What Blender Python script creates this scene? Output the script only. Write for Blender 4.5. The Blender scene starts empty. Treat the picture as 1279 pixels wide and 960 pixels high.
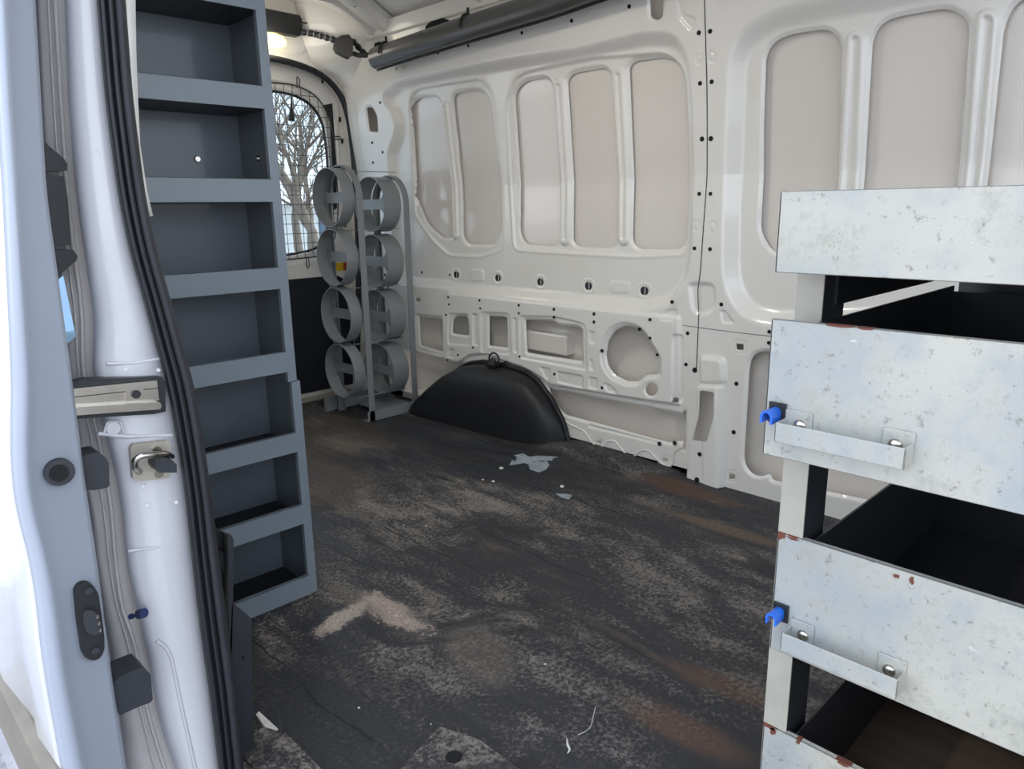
import bpy, bmesh, math, random
import numpy as np
from mathutils import Vector, Matrix
random.seed(7)
C = bpy.context.scene.collection
PI = math.pi

# ------------------------------------------------------------------ camera model (survey of the photograph)
FPX = 914.0; CX, CY = 639.5, 480.0; HC = 1.0
_vx = np.array([1597-CX, 246-CY, FPX]); _vy = np.array([-283-CX, 273-CY, FPX])
_vx /= np.linalg.norm(_vx); _vy /= np.linalg.norm(_vy)
_b = _vx+_vy; _b /= np.linalg.norm(_b); _c = _vx-_vy; _c /= np.linalg.norm(_c)
_vx = (_b+_c)/2**.5; _vy = (_b-_c)/2**.5
R = np.array([_vx, _vy, np.cross(_vx, _vy)])
CAM = np.array([0, 0, HC])
def ray(x, y): return R @ np.array([x-CX, y-CY, FPX])
def onz(x, y, z=0.): d = ray(x, y); return CAM + d*(z-HC)/d[2]
def onx(x, y, X): d = ray(x, y); return CAM + d*X/d[0]
def ony(x, y, Y): d = ray(x, y); return CAM + d*Y/d[1]

cam = bpy.data.objects.new('camera', bpy.data.cameras.new('camera')); C.objects.link(cam)
m = Matrix.Identity(4)
for i in range(3):
    m[i][0] = R[i, 0]; m[i][1] = -R[i, 1]; m[i][2] = -R[i, 2]; m[i][3] = CAM[i]
cam.matrix_world = m
cam.data.sensor_width = 36; cam.data.lens = FPX/1279*36; cam.data.clip_start = .02
bpy.context.scene.camera = cam

# ------------------------------------------------------------------ materials
def S(c):
    return tuple(((v/255)/12.92 if v/255 <= .04045 else ((v/255+.055)/1.055)**2.4) for v in c)+(1,)
class N:
    def __init__(s, name):
        s.m = bpy.data.materials.new(name); s.m.use_nodes = True; s.t = s.m.node_tree
        s.b = s.t.nodes['Principled BSDF']; s.tc = None
    def n(s, k, **kw):
        x = s.t.nodes.new(k)
        for a, v in kw.items():
            if a.startswith('i_'): x.inputs[a[2:].replace('_', ' ')].default_value = v
            else: setattr(x, a, v)
        return x
    def l(s, a, b): s.t.links.new(a, b)
    def co(s, sc=(1, 1, 1), rot=(0, 0, 0)):
        if not s.tc: s.tc = s.n('ShaderNodeTexCoord')
        mp = s.n('ShaderNodeMapping'); mp.inputs['Scale'].default_value = sc; mp.inputs['Rotation'].default_value = rot
        s.l(s.tc.outputs['Object'], mp.inputs['Vector']); return mp.outputs['Vector']
    def noise(s, scale, det=4, rough=.55, sc=(1, 1, 1), dist=0, rot=(0, 0, 0)):
        x = s.n('ShaderNodeTexNoise'); x.inputs['Scale'].default_value = scale; x.inputs['Detail'].default_value = det
        x.inputs['Roughness'].default_value = rough; x.inputs['Distortion'].default_value = dist
        s.l(s.co(sc, rot), x.inputs['Vector']); return x.outputs['Fac']
    def ramp(s, f, lo, hi, a=0., b=1.):
        x = s.n('ShaderNodeMapRange'); x.inputs['From Min'].default_value = lo; x.inputs['From Max'].default_value = hi
        x.inputs['To Min'].default_value = a; x.inputs['To Max'].default_value = b; x.interpolation_type = 'SMOOTHSTEP'
        s.l(f, x.inputs['Value']); return x.outputs['Result']
    def mix(s, f, a, b):
        x = s.n('ShaderNodeMix', data_type='RGBA')
        if isinstance(f, float): x.inputs[0].default_value = f
        else: s.l(f, x.inputs[0])
        for v, i in ((a, 6), (b, 7)):
            if isinstance(v, tuple): x.inputs[i].default_value = v
            else: s.l(v, x.inputs[i])
        return x.outputs[2]
    def math(s, op, a, b=None):
        x = s.n('ShaderNodeMath', operation=op)
        for v, i in ((a, 0), (b, 1)):
            if v is None: continue
            if isinstance(v, (int, float)): x.inputs[i].default_value = v
            else: s.l(v, x.inputs[i])
        return x.outputs[0]
    def bump(s, f, st=.3, d=.002):
        x = s.n('ShaderNodeBump'); x.inputs['Strength'].default_value = st; x.inputs['Distance'].default_value = d
        s.l(f, x.inputs['Height']); s.l(x.outputs['Normal'], s.b.inputs['Normal'])
    def col(s, c):
        if isinstance(c, tuple): s.b.inputs['Base Color'].default_value = c
        else: s.l(c, s.b.inputs['Base Color'])
    def set(s, rough=.5, metal=0., coat=0., spec=.5):
        s.b.inputs['Roughness'].default_value = rough; s.b.inputs['Metallic'].default_value = metal
        s.b.inputs['Coat Weight'].default_value = coat; s.b.inputs['Coat Roughness'].default_value = .06
        s.b.inputs['Specular IOR Level'].default_value = spec; return s
M = {}
def paint(key, base, dirt, rough=.35, coat=.6, amt=.25, spk=True):
    a = N(key).set(rough, 0, coat)
    f = a.ramp(a.noise(3, 6, .6), .5, .85, 0, amt)
    c = a.mix(f, base, dirt)
    if spk:
        c = a.mix(a.ramp(a.noise(60, 3, .7), .70, .76, 0, .55), c, S((120, 112, 100)))
    a.col(c); a.bump(a.noise(9, 3), .12, .002); M[key] = a.m
paint('paint_white', S((238, 234, 227)), S((224, 218, 203)), .30, .7, .5)
paint('paint_skin', S((234, 226, 217)), S((226, 218, 208)), .22, 1., .5, False)
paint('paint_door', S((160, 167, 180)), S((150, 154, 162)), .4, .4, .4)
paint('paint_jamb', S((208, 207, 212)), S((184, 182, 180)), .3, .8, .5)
paint('paint_dirty', S((214, 208, 204)), S((140, 130, 122)), .6, .1, .9)
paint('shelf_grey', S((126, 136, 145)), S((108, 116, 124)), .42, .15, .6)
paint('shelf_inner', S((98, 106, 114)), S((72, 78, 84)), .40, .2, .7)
paint('rack_grey', S((128, 132, 134)), S((104, 106, 106)), .4, .15, .6)
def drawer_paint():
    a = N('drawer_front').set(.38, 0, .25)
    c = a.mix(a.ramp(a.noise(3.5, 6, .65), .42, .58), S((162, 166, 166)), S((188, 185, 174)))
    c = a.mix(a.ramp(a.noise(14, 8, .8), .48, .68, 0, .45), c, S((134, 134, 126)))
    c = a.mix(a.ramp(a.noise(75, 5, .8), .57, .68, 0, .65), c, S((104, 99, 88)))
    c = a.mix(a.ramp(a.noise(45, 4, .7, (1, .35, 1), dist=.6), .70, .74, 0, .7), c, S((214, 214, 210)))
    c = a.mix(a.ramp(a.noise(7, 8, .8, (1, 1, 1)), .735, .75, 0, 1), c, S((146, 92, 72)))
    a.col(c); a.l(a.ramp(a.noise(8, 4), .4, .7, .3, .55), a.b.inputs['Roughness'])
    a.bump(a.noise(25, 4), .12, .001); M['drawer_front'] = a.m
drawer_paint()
def flat(key, c, rough=.5, metal=0., coat=0., bump=0, spec=.5):
    a = N(key).set(rough, metal, coat, spec)
    a.col(a.mix(a.ramp(a.noise(14, 4), .4, .75, 0, .5), c, tuple(v*.6 for v in c[:3])+(1,)))
    if bump: a.bump(a.noise(bump, 3), .35, .001)
    M[key] = a.m
flat('post_paint', S((176, 172, 160)), .5, 0, .1)
flat('rust', S((112, 66, 52)), .8)
flat('rubber', S((30, 31, 36)), .42, 0, 0, 60)
flat('plastic_black', S((26, 27, 30)), .5, 0, 0, 200)
flat('plastic_dark', S((46, 48, 54)), .55, 0, 0, 120)
flat('dark_metal', S((44, 46, 50)), .4, .2)
flat('void', S((10, 10, 12)), .8)
flat('duct_grey', S((78, 78, 76)), .33, 0, .3)
flat('steel', S((196, 190, 182)), .24, 1.)
flat('wire_steel', S((70, 68, 64)), .45, .6)
flat('plate_steel', S((186, 180, 168)), .45, .5)
flat('blue_plastic', S((30, 104, 214)), .35, 0, .2)
flat('blue_dark', S((40, 52, 92)), .4, 0, .2)
flat('trim_navy', S((17, 21, 33)), .6, 0, 0, 90)
flat('mould_beige', S((120, 112, 100)), .5)
flat('white_bit', S((225, 225, 220)), .7)
flat('tape_grey', S((150, 160, 166)), .6)
flat('red', S((190, 60, 50)), .6); flat('yellow', S((235, 190, 30)), .6); flat('green', S((20, 110, 80)), .6)
flat('bark', S((120, 106, 92)), .9, 0, 0, 30)
flat('house_wall', S((226, 222, 214)), .8); flat('house_roof', S((214, 214, 218)), .8); flat('house_glass', S((90, 105, 120)), .2)
flat('sealant', S((214, 200, 160)), .5)
def wood():
    a = N('wood_floor').set(.7)
    c = a.mix(a.ramp(a.noise(7, 8, .7, (1, .15, 1)), .35, .7), S((50, 40, 34)), S((104, 88, 74)))
    a.col(c); a.bump(a.noise(30, 3, .6, (1, .2, 1)), .3, .002); M['wood'] = a.m
wood()
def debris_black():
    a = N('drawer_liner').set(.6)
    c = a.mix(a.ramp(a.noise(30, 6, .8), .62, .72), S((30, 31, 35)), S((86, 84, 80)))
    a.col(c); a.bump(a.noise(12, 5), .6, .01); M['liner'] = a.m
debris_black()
def ground():
    a = N('asphalt').set(.9)
    a.col(a.mix(a.ramp(a.noise(60, 4, .7), .35, .7), S((132, 134, 144)), S((186, 184, 184)))); a.bump(a.noise(80, 3), .5, .004); M['ground'] = a.m
ground()
def mat_floor(key='mat', light=0.):
    a = N(key)
    a.set(.62, 0, 0, .35)
    big = a.noise(2.2, 6, .62, (1, .55, 1), .6)
    fine = a.noise(95, 5, .8)
    mid = a.noise(11, 6, .7, (1, .4, 1), .5)
    w = a.math('ADD', a.math('MULTIPLY', big, .55), a.math('MULTIPLY', mid, .45))
    w = a.math('ADD', w, a.math('MULTIPLY', a.math('SUBTRACT', fine, .5), .7))
    wear = a.ramp(w, .48-light, .62-light)
    c = a.mix(wear, S((48, 49, 54)), S((130, 124, 118)))
    # worn timber-coloured streaks running along the van
    br = a.ramp(a.noise(1.6, 3, .5, (1.6, .5, 1)), .52, .68)
    st = a.ramp(a.noise(14, 5, .7, (1, .22, 1), .4), .52, .66)
    c = a.mix(a.math('MULTIPLY', a.math('MULTIPLY', br, st), .7), c, S((118, 102, 86)))
    # dark tar like patches
    c = a.mix(a.ramp(a.noise(3.1, 5, .6, (1, .6, 1), .8), .55, .63, 0, .8), c, S((40, 41, 46)))
    # grooves along Y
    gx = a.n('ShaderNodeSeparateXYZ'); a.l(a.co(), gx.inputs[0])
    wob = a.math('ADD', gx.outputs[0], a.math('MULTIPLY', a.noise(2.5, 5), .10))
    g = a.math('ABSOLUTE', a.math('SUBTRACT', a.math('FRACT', a.math('MULTIPLY', wob, 5.)), .5))
    groove = a.ramp(g, .0, .02, 1, 0)
    gm = a.math('MULTIPLY', groove, a.ramp(a.noise(2.6, 4), .50, .56))
    c = a.mix(gm, c, S((22, 22, 25)))
    if key == 'mat':
        def blob(x, y, rx, ry, colr, amt, rot=0., edge=.25, nz=.5):
            nonlocal c
            mp = a.n('ShaderNodeMapping', vector_type='TEXTURE')
            mp.inputs['Location'].default_value = (x, y, 0); mp.inputs['Scale'].default_value = (rx, ry, 1); mp.inputs['Rotation'].default_value = (0, 0, rot)
            a.l(a.tc.outputs['Object'], mp.inputs['Vector'])
            sx = a.n('ShaderNodeSeparateXYZ'); a.l(mp.outputs[0], sx.inputs[0])
            r2 = a.math('ADD', a.math('MULTIPLY', sx.outputs[0], sx.outputs[0]), a.math('MULTIPLY', sx.outputs[1], sx.outputs[1]))
            r = a.math('ADD', a.math('SQRT', r2), a.math('MULTIPLY', a.math('SUBTRACT', a.math('ADD', a.math('MULTIPLY', fine, .5), a.math('MULTIPLY', mid, .5)), .5), nz*4))
            cb = a.mix(a.ramp(fine, .40, .60), tuple(v*.62 for v in colr[:3])+(1,), tuple(v*1.12 for v in colr[:3])+(1,))
            c = a.mix(a.ramp(r, 1-edge, 1+edge, amt, 0), c, cb)
        blob(.875, 1.50, .085, .026, S((184, 172, 162)), .95, .29, .16, 1.7)
        blob(.953, 1.415, .032, .115, S((184, 168, 158)), .95, 0, .16, 1.7)
        blob(.99, 1.13, .07, .12, S((120, 112, 104)), .5, -.4)
        blob(1.10, .67, .04, .12, S((132, 98, 78)), .4, .1, .5, .9)
        blob(1.28, .66, .035, .12, S((128, 98, 78)), .4, .1, .5, .9)
        blob(1.98, 1.1, .03, .22, S((140, 116, 88)), .4, .05, .5, .9)
        blob(2.16, 1.35, .05, .2, S((108, 76, 58)), .6, 0, .4, .8)
        blob(1.70, 2.9, .25, .35, S((104, 94, 78)), .5, 0, .4)
        blob(1.30, 2.5, .20, .40, S((98, 86, 72)), .5, 0, .4)
        blob(2.0, 2.3, .20, .9, S((50, 51, 54)), .85, 0, .3)
        blob(.65, 1.25, .15, .22, S((50, 52, 58)), .7, 0, .5)
    a.col(c)
    h = a.math('ADD', a.math('MULTIPLY', wear, .5), a.math('MULTIPLY', gm, -1.2))
    h = a.math('ADD', h, a.math('MULTIPLY', a.noise(30, 4), .6))
    a.bump(h, .6, .004)
    a.l(a.ramp(wear, 0, 1, .5, .8), a.b.inputs['Roughness'])
    M[key] = a.m
mat_floor(); mat_floor('mat_light', .09)
a = N('glass'); a.set(.02); a.b.inputs['Transmission Weight'].default_value = 1; a.b.inputs['IOR'].default_value = 1.02; a.b.inputs['Base Color'].default_value = (.58, .69, .76, 1); M['glass'] = a.m
a = N('mirror_glass'); a.set(.04, 1.); a.b.inputs['Base Color'].default_value = S((150, 185, 215)); M['mirror_glass'] = a.m
a = N('lamp_lens'); a.set(.3); a.b.inputs['Base Color'].default_value = S((240, 225, 150)); a.b.inputs['Emission Color'].default_value = S((255, 232, 140)); a.b.inputs['Emission Strength'].default_value = 1.3; M['lamp'] = a.m

# ------------------------------------------------------------------ object helpers
def tag(o, label=None, cat=None, group=None, kind=None):
    if label: o['label'] = label
    if cat: o['category'] = cat
    if group: o['group'] = group
    if kind: o['kind'] = kind
    return o
def empty(name, loc=(0, 0, 0), label=None, cat=None, group=None, kind=None):
    o = bpy.data.objects.new(name, None); C.objects.link(o); o.location = loc; o.empty_display_size = .05
    return tag(o, label, cat, group, kind)
def link(name, me, mat=None, parent=None, smooth=None):
    if mat is not None:
        for mm in (mat if isinstance(mat, (list, tuple)) else [mat]): me.materials.append(M[mm] if isinstance(mm, str) else mm)
    if smooth: 
        me.shade_smooth() if hasattr(me, 'shade_smooth') else None
    o = bpy.data.objects.new(name, me); C.objects.link(o)
    if parent is not None:
        o.parent = parent; o.location = -Vector(parent_world(parent))
    return o
def parent_world(p):
    v = Vector((0, 0, 0))
    while p is not None:
        v += Vector(p.location); p = p.parent
    return v
class MB:
    """collects shapes in world coordinates into one mesh"""
    def __init__(s): s.v = []; s.f = []; s.mi = []; s.sm = []
    def add(s, vs, fs, mi=0, sm=False):
        b = len(s.v); s.v += [tuple(map(float, p)) for p in vs]; s.f += [tuple(b+i for i in f) for f in fs]; s.mi += [mi]*len(fs); s.sm += [sm]*len(fs); return s
    def box(s, a, b, mi=0):
        x0, y0, z0 = [min(a[i], b[i]) for i in range(3)]; x1, y1, z1 = [max(a[i], b[i]) for i in range(3)]
        return s.add([(x0, y0, z0), (x1, y0, z0), (x1, y1, z0), (x0, y1, z0), (x0, y0, z1), (x1, y0, z1), (x1, y1, z1), (x0, y1, z1)],
                     [(0, 3, 2, 1), (4, 5, 6, 7), (0, 1, 5, 4), (1, 2, 6, 5), (2, 3, 7, 6), (3, 0, 4, 7)], mi)
    def prism(s, pts, off, mi=0, cap=True, sm=False):
        n = len(pts); off = np.array(off, float); pts = [np.array(p, float) for p in pts]
        vs = pts+[p+off for p in pts]
        fs = [(i, (i+1) % n, n+(i+1) % n, n+i) for i in range(n)]
        s.add(vs, fs, mi, sm)
        if cap: s.add(vs, [tuple(range(n))[::-1], tuple(range(n, 2*n))], mi)
        return s
    def tube(s, path, r, seg=10, mi=0, cap=True, squash=None, up=None):
        P = [np.array(p, float) for p in path]; rs = r if isinstance(r, (list, tuple)) else [r]*len(P)
        vs = []; prev = None
        for i, p in enumerate(P):
            t = P[min(i+1, len(P)-1)]-P[max(i-1, 0)]; t /= (np.linalg.norm(t)+1e-9)
            if prev is None:
                a_ = np.array(up if up is not None else ((0, 0, 1) if abs(t[2]) < .9 else (1, 0, 0)), float)
            else: a_ = prev
            a_ = a_-t*(a_@t); a_ /= np.linalg.norm(a_); prev = a_; b_ = np.cross(t, a_)
            sq = squash or (1, 1)
            for k in range(seg):
                an = 2*PI*k/seg; vs.append(p+rs[i]*(a_*math.cos(an)*sq[0]+b_*math.sin(an)*sq[1]))
        n = len(P); fs = [(i*seg+k, i*seg+(k+1) % seg, (i+1)*seg+(k+1) % seg, (i+1)*seg+k) for i in range(n-1) for k in range(seg)]
        s.add(vs, fs, mi, True)
        if cap: s.add(vs, [tuple(range(seg))[::-1], tuple((n-1)*seg+k for k in range(seg))], mi)
        return s
    def loft(s, rows, mi=0, sm=True, closed=False):
        n = len(rows[0]); vs = [p for r_ in rows for p in r_]
        fs = [(i*n+k, i*n+(k+1) % n, (i+1)*n+(k+1) % n, (i+1)*n+k) for i in range(len(rows)-1) for k in range(n if closed else n-1)]
        return s.add(vs, fs, mi, sm)
    def build(s, name, mat, parent=None, bevel=0, bseg=2, sub=0, solid=0):
        me = bpy.data.meshes.new(name); me.from_pydata(s.v, [], s.f)
        me.polygons.foreach_set('material_index', s.mi); me.polygons.foreach_set('use_smooth', s.sm)
        me.update()
        o = link(name, me, mat, parent)
        if solid:
            d = o.modifiers.new('s', 'SOLIDIFY'); d.thickness = solid; d.offset = 0
        if bevel:
            d = o.modifiers.new('b', 'BEVEL'); d.width = bevel; d.segments = bseg; d.limit_method = 'ANGLE'; d.angle_limit = .7; d.harden_normals = False
        if sub:
            d = o.modifiers.new('u', 'SUBSURF'); d.levels = sub; d.render_levels = sub
        return o
def grid_rows(polys, n):
    """resample several poly-lines (lists of 3-D points, same param) to n rows each -> rows[i][k]"""
    out = []
    for pl in polys:
        pl = np.array(pl); d = np.r_[0, np.cumsum(np.linalg.norm(np.diff(pl, axis=0), axis=1))]; d /= d[-1]
        t = np.linspace(0, 1, n); out.append(np.stack([np.interp(t, d, pl[:, k]) for k in range(3)], 1))
    return [[o_[i] for o_ in out] for i in range(n)]
def smooth_line(pl, n=40, it=3):
    pl = np.array(pl, float); d = np.r_[0, np.cumsum(np.linalg.norm(np.diff(pl, axis=0), axis=1))]; d /= d[-1]
    t = np.linspace(0, 1, n); q = np.stack([np.interp(t, d, pl[:, k]) for k in range(pl.shape[1])], 1)
    for _ in range(it): q[1:-1] = .25*q[:-2]+.5*q[1:-1]+.25*q[2:]
    return q

# ------------------------------------------------------------------ pressed sheet metal
def fillet(P, r, k=5):
    P = [np.array(p, float) for p in P]; n = len(P); out = []
    for i in range(n):
        a_, b_, c_ = P[i-1], P[i], P[(i+1) % n]
        d1 = a_-b_; d2 = c_-b_; l1 = np.linalg.norm(d1); l2 = np.linalg.norm(d2)
        t = min(r, .48*l1, .48*l2); p1 = b_+d1/l1*t; p2 = b_+d2/l2*t
        for j in range(k+1):
            s_ = j/k; out.append((1-s_)**2*p1+2*s_*(1-s_)*(b_*.85+.15*(p1+p2)/2)+s_**2*p2)
    return np.array(out)
def sdf(U, V, P):
    """signed distance, negative inside"""
    d = np.full(U.shape, 1e9); ins = np.zeros(U.shape, bool); n = len(P)
    for i in range(n):
        a_ = P[i-1]; b_ = P[i]; e = b_-a_; wu = U-a_[0]; wv = V-a_[1]
        t = np.clip((wu*e[0]+wv*e[1])/(e@e+1e-12), 0, 1)
        d = np.minimum(d, (wu-e[0]*t)**2+(wv-e[1]*t)**2)
        c1 = (a_[1] > V) != (b_[1] > V)
        with np.errstate(divide='ignore', invalid='ignore'):
            xi = a_[0]+(V-a_[1])*e[0]/(e[1] if abs(e[1]) > 1e-12 else 1e-12)
        ins ^= c1 & (U < xi)
    d = np.sqrt(d); return np.where(ins, -d, d)
def sst(x): x = np.clip(x, 0, 1); return x*x*(3-2*x)
class Sheet:
    def __init__(s, u0, u1, v0, v1, res):
        nu = int((u1-u0)/res)+1; nv = int((v1-v0)/res)+1
        s.res = (u1-u0)/(nu-1); s.U, s.V = np.meshgrid(np.linspace(u0, u1, nu), np.linspace(v0, v1, nv), indexing='ij')
        s.H = np.zeros_like(s.U); s.cuts = []
    def _reg(s, P, pad):
        lo = P.min(0)-pad; hi = P.max(0)+pad
        iu = np.where((s.U[:, 0] >= lo[0]) & (s.U[:, 0] <= hi[0]))[0]; iv = np.where((s.V[0] >= lo[1]) & (s.V[0] <= hi[1]))[0]
        if len(iu) == 0 or len(iv) == 0: return None
        return (slice(iu[0], iu[-1]+1), slice(iv[0], iv[-1]+1))
    def press(s, P, r, depth, bev, out=0.):
        """inside P the sheet is pressed by depth over a flank of width bev; out shifts the flank outwards"""
        P = fillet(P, r); g = s._reg(P, bev+.02)
        if g: s.H[g] += depth*sst((-sdf(s.U[g], s.V[g], P)+out)/bev)
    def bead(s, P, r, depth, w):
        P = fillet(P, r); g = s._reg(P, w*4)
        if g: s.H[g] += depth*np.exp(-(sdf(s.U[g], s.V[g], P)/w)**2)
    def cut(s, P, r, lip=0.006, lw=.012):
        P = fillet(P, r); s.cuts.append(P); g = s._reg(P, lw+.02)
        if g and lip: 
            d = sdf(s.U[g], s.V[g], P); s.H[g] += lip*sst(1-np.maximum(d, 0)/lw)
    def build(s, name, mapf, mat, parent=None):
        U = s.U.copy(); V = s.V.copy(); dead = np.zeros((U.shape[0]-1, U.shape[1]-1), bool)
        for P in s.cuts:
            g = s._reg(P, .02)
            if g is None: continue
            d = sdf(U[g], V[g], P); gu, gv = np.gradient(d, s.res)
            nn = np.sqrt(gu**2+gv**2)+1e-6; near = np.abs(d) < s.res*.72
            U[g] = np.where(near, U[g]-d*gu/nn, U[g]); V[g] = np.where(near, V[g]-d*gv/nn, V[g])
            uc = (U[:-1, :-1]+U[1:, :-1]+U[:-1, 1:]+U[1:, 1:])/4; vc = (V[:-1, :-1]+V[1:, :-1]+V[:-1, 1:]+V[1:, 1:])/4
            g2 = (slice(g[0].start, min(g[0].stop, dead.shape[0])), slice(g[1].start, min(g[1].stop, dead.shape[1])))
            dead[g2] |= sdf(uc[g2], vc[g2], P) < 0
        X, Y, Z = mapf(U, V, s.H); nu, nv = U.shape
        co = np.stack([X, Y, Z], -1).reshape(-1, 3)
        idx = np.arange(nu*nv).reshape(nu, nv)
        q = np.stack([idx[:-1, :-1], idx[1:, :-1], idx[1:, 1:], idx[:-1, 1:]], -1)[~dead]
        used = np.zeros(nu*nv, bool); used[q.ravel()] = True; remap = np.cumsum(used)-1
        co = co[used]; q = remap[q]
        me = bpy.data.meshes.new(name); me.vertices.add(len(co)); me.vertices.foreach_set('co', co.astype(np.float32).ravel())
        me.loops.add(q.size); me.loops.foreach_set('vertex_index', q.ravel().astype(np.int32))
        me.polygons.add(len(q)); me.polygons.foreach_set('loop_start', np.arange(0, q.size, 4, dtype=np.int32)); me.polygons.foreach_set('loop_total', np.full(len(q), 4, np.int32))
        me.update(calc_edges=True); me.polygons.foreach_set('use_smooth', np.ones(len(q), bool)); me.update()
        return link(name, me, mat, parent)

# ================================================================== FAR WALL
def XW(z): return 2.28-.115*np.maximum(np.asarray(z)-1.1, 0)
def wp(x, y, off=0.):
    X = 2.28
    for _ in range(5): p = onx(x, y, X+off); X = float(XW(p[2]))
    return (p[1], p[2])
def wps(l, off=0.): return [wp(x, y, off) for x, y in l]
wall = empty('wall_right', (2.28, 1.4, 0), kind='structure')
sh = Sheet(.30, 3.50, -.02, 1.86, .0040)
RD = .038   # depth of the big window pressings
# -- rear bay pressing
A_out = [(478, 112), (496, 98), (560, 84), (640, 69), (715, 58), (800, 37), (838, 37), (855, 52), (864, 80), (868, 125), (868, 250), (867, 310), (860, 350), (838, 382), (800, 390), (692, 379), (565, 366), (557, 362), (512, 358), (494, 356), (489, 300), (485, 240), (482, 190), (487, 176), (492, 162), (490, 145), (480, 135), (476, 122)]
sh.press(wps(A_out, 0), .03, RD, .050)
g1 = [(511, 122), (520, 110), (560, 103), (600, 97), (615, 114), (622, 160), (628, 240), (630, 311), (600, 321), (560, 319), (538, 298), (518, 268), (513, 200)]
g2 = [(632, 130), (641, 97), (656, 88), (740, 71), (830, 64), (852, 80), (860, 105), (862, 230), (858, 318), (790, 321), (700, 316), (642, 312), (637, 230)]
for g in (g1, g2): sh.press(wps(g, RD), .03, .010, .012); sh.bead(wps(g, RD), .03, -.003, .006)
wa = [(514, 130), (523, 122), (546, 121), (552, 130), (567, 297), (553, 297), (534, 280), (520, 247)]
wb = [(565, 121), (571, 115), (598, 112), (608, 119), (613, 135), (625, 285), (618, 305), (584, 305), (578, 296)]
wc = [(642, 115), (655, 101), (682, 97), (689, 105), (698, 304), (690, 308), (656, 305), (649, 292)]
wd = [(708, 99), (715, 91), (754, 84), (763, 92), (771, 306), (762, 310), (722, 308), (715, 302)]
we = [(785, 83), (792, 76), (830, 71), (847, 77), (855, 94), (860, 180), (858, 300), (850, 311), (797, 311), (789, 302)]
W = RD+.012
for w_, r_ in ((wa, .02), (wb, .03), (wc, .03), (wd, .03), (we, .035)): sh.cut(wps(w_, W), r_, .010, .014)
for q in ([(694, 98), (706, 97), (712, 306), (701, 306)], [(766, 84), (780, 84), (786, 306), (774, 306)], [(553, 126), (560, 126), (574, 298), (567, 298)]):
    sh.press(wps(q, W), .025, -.012, .010, .004)
    P = np.array(wps(q, W)); c_ = P.mean(0); sh.press((P-c_)*[.45, .94]+c_, .012, .008, .006)
# oval slots and blank pads
cav = MB()
for x, y in ((570, 343), (622, 347), (675, 352), (735, 357), (805, 363)):
    k = 1+.35*(x-570)/235
    u_, v_ = wp(x, y, RD); ru, rv = .0185, .0165; el = lambda q: [(u_+ru*q*np.sign(math.cos(t))*abs(math.cos(t))**.8, v_+rv*q*math.sin(t)) for t in np.linspace(0, 2*PI, 20, endpoint=False)]
    sh.bead(el(1.65), .001, -.003, .004); sh.cut(el(1), .001, .0)
    cav.box((2.28+RD+.004, u_-.030, v_-.026), (2.28+RD+.006, u_+.030, v_+.026)); cav.box((2.28+RD+.003, u_-.001, v_-.02), (2.28+RD+.004, u_+.0015, v_+.02), 1)
for x, y, w_ in ((596, 343, 9), (775, 358, 13)):
    sh.press(wps([(x-w_, y-8), (x+w_, y-7), (x+w_, y+9), (x-w_, y+8)], RD), .02, -.004, .006)
# -- service panel pressed towards the room
SP = [(560, 366), (600, 369), (692, 379), (800, 391), (850, 396), (850, 505), (800, 498), (690, 480), (672, 467), (655, 458), (630, 450), (610, 441), (588, 443), (570, 455), (555, 448), (554, 391)]
sh.press(wps(SP), .01, -.014, .014, .007)
for q, d_, r_ in (([(562, 390), (589, 391), (591, 432), (561, 430)], .006, .02), ([(603, 388), (639, 390), (641, 443), (603, 441)], .006, .02),
               ([(651, 393), (695, 394), (730, 402), (735, 408), (736, 463), (651, 447)], .006, .02),
               ([(592, 391), (599, 391), (600, 432), (593, 431)], .007, .01), ([(643, 396), (648, 396), (649, 441), (644, 440)], .007, .01),
               ([(738, 412), (746, 413), (746, 430), (738, 428)], .006, .01), ([(738, 447), (744, 448), (744, 463), (738, 461)], .006, .01),
               ([(737, 469), (749, 471), (749, 487), (737, 484)], .006, .01), ([(698, 462), (731, 468), (731, 485), (698, 477)], .006, .01),
               ([(675, 456), (690, 459), (690, 472), (685, 475)], .006, .01), ([(756, 477), (763, 478), (773, 487), (772, 492), (759, 488)], .006, .008),
               ([(842, 415), (854, 417), (853, 505), (840, 502)], .008, .02), ([(562, 434), (570, 435), (570, 448), (561, 446)], .005, .01),
               ([(824, 400), (832, 386), (846, 385), (845, 402)], .006, .01), ([(899, 387), (905, 386), (919, 405), (901, 404)], .006, .01)):
    sh.press(wps(q, 0), r_, d_, .006)
ring = [(787+40*math.cos(t)*1., 443+40*math.sin(t)) for t in np.linspace(0, 2*PI, 24, endpoint=False)]
circ = [(757, 443), (760, 425), (768, 413), (781, 407), (795, 409), (805, 416), (812, 427), (821, 441), (823, 448), (823, 467), (806, 468), (798, 476), (784, 476), (768, 468), (760, 457)]
cc = np.mean(circ, 0); circo = [tuple(cc+(np.array(p)-cc)*1.18) for p in circ]
sh.press(wps(circo), .02, .006, .006); sh.cut(wps(circ), .012, .010, .010)
sh.cut(wps([(815.5+7.5*math.cos(t), 486+8*math.sin(t)) for t in np.linspace(0, 2*PI, 14, endpoint=False)]), .01, .006, .008)
sh.cut(wps([(567, 399), (572, 394), (585, 395), (587, 419), (566, 416)]), .012, .006)
sh.cut(wps([(612, 394), (634, 396), (635, 434), (612, 431)]), .006, .006)
sh.cut(wps([(657, 399), (692, 401), (699, 406), (724, 408), (728, 412), (728, 451), (659, 440)]), .008, .008)
sh.cut(wps([(522, 396), (549, 399), (554, 402), (554, 440), (524, 431)]), .008, .006)
sh.press(wps([(518, 391), (553, 395), (553, 446), (520, 438)]), .01, .005, .006)
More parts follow.
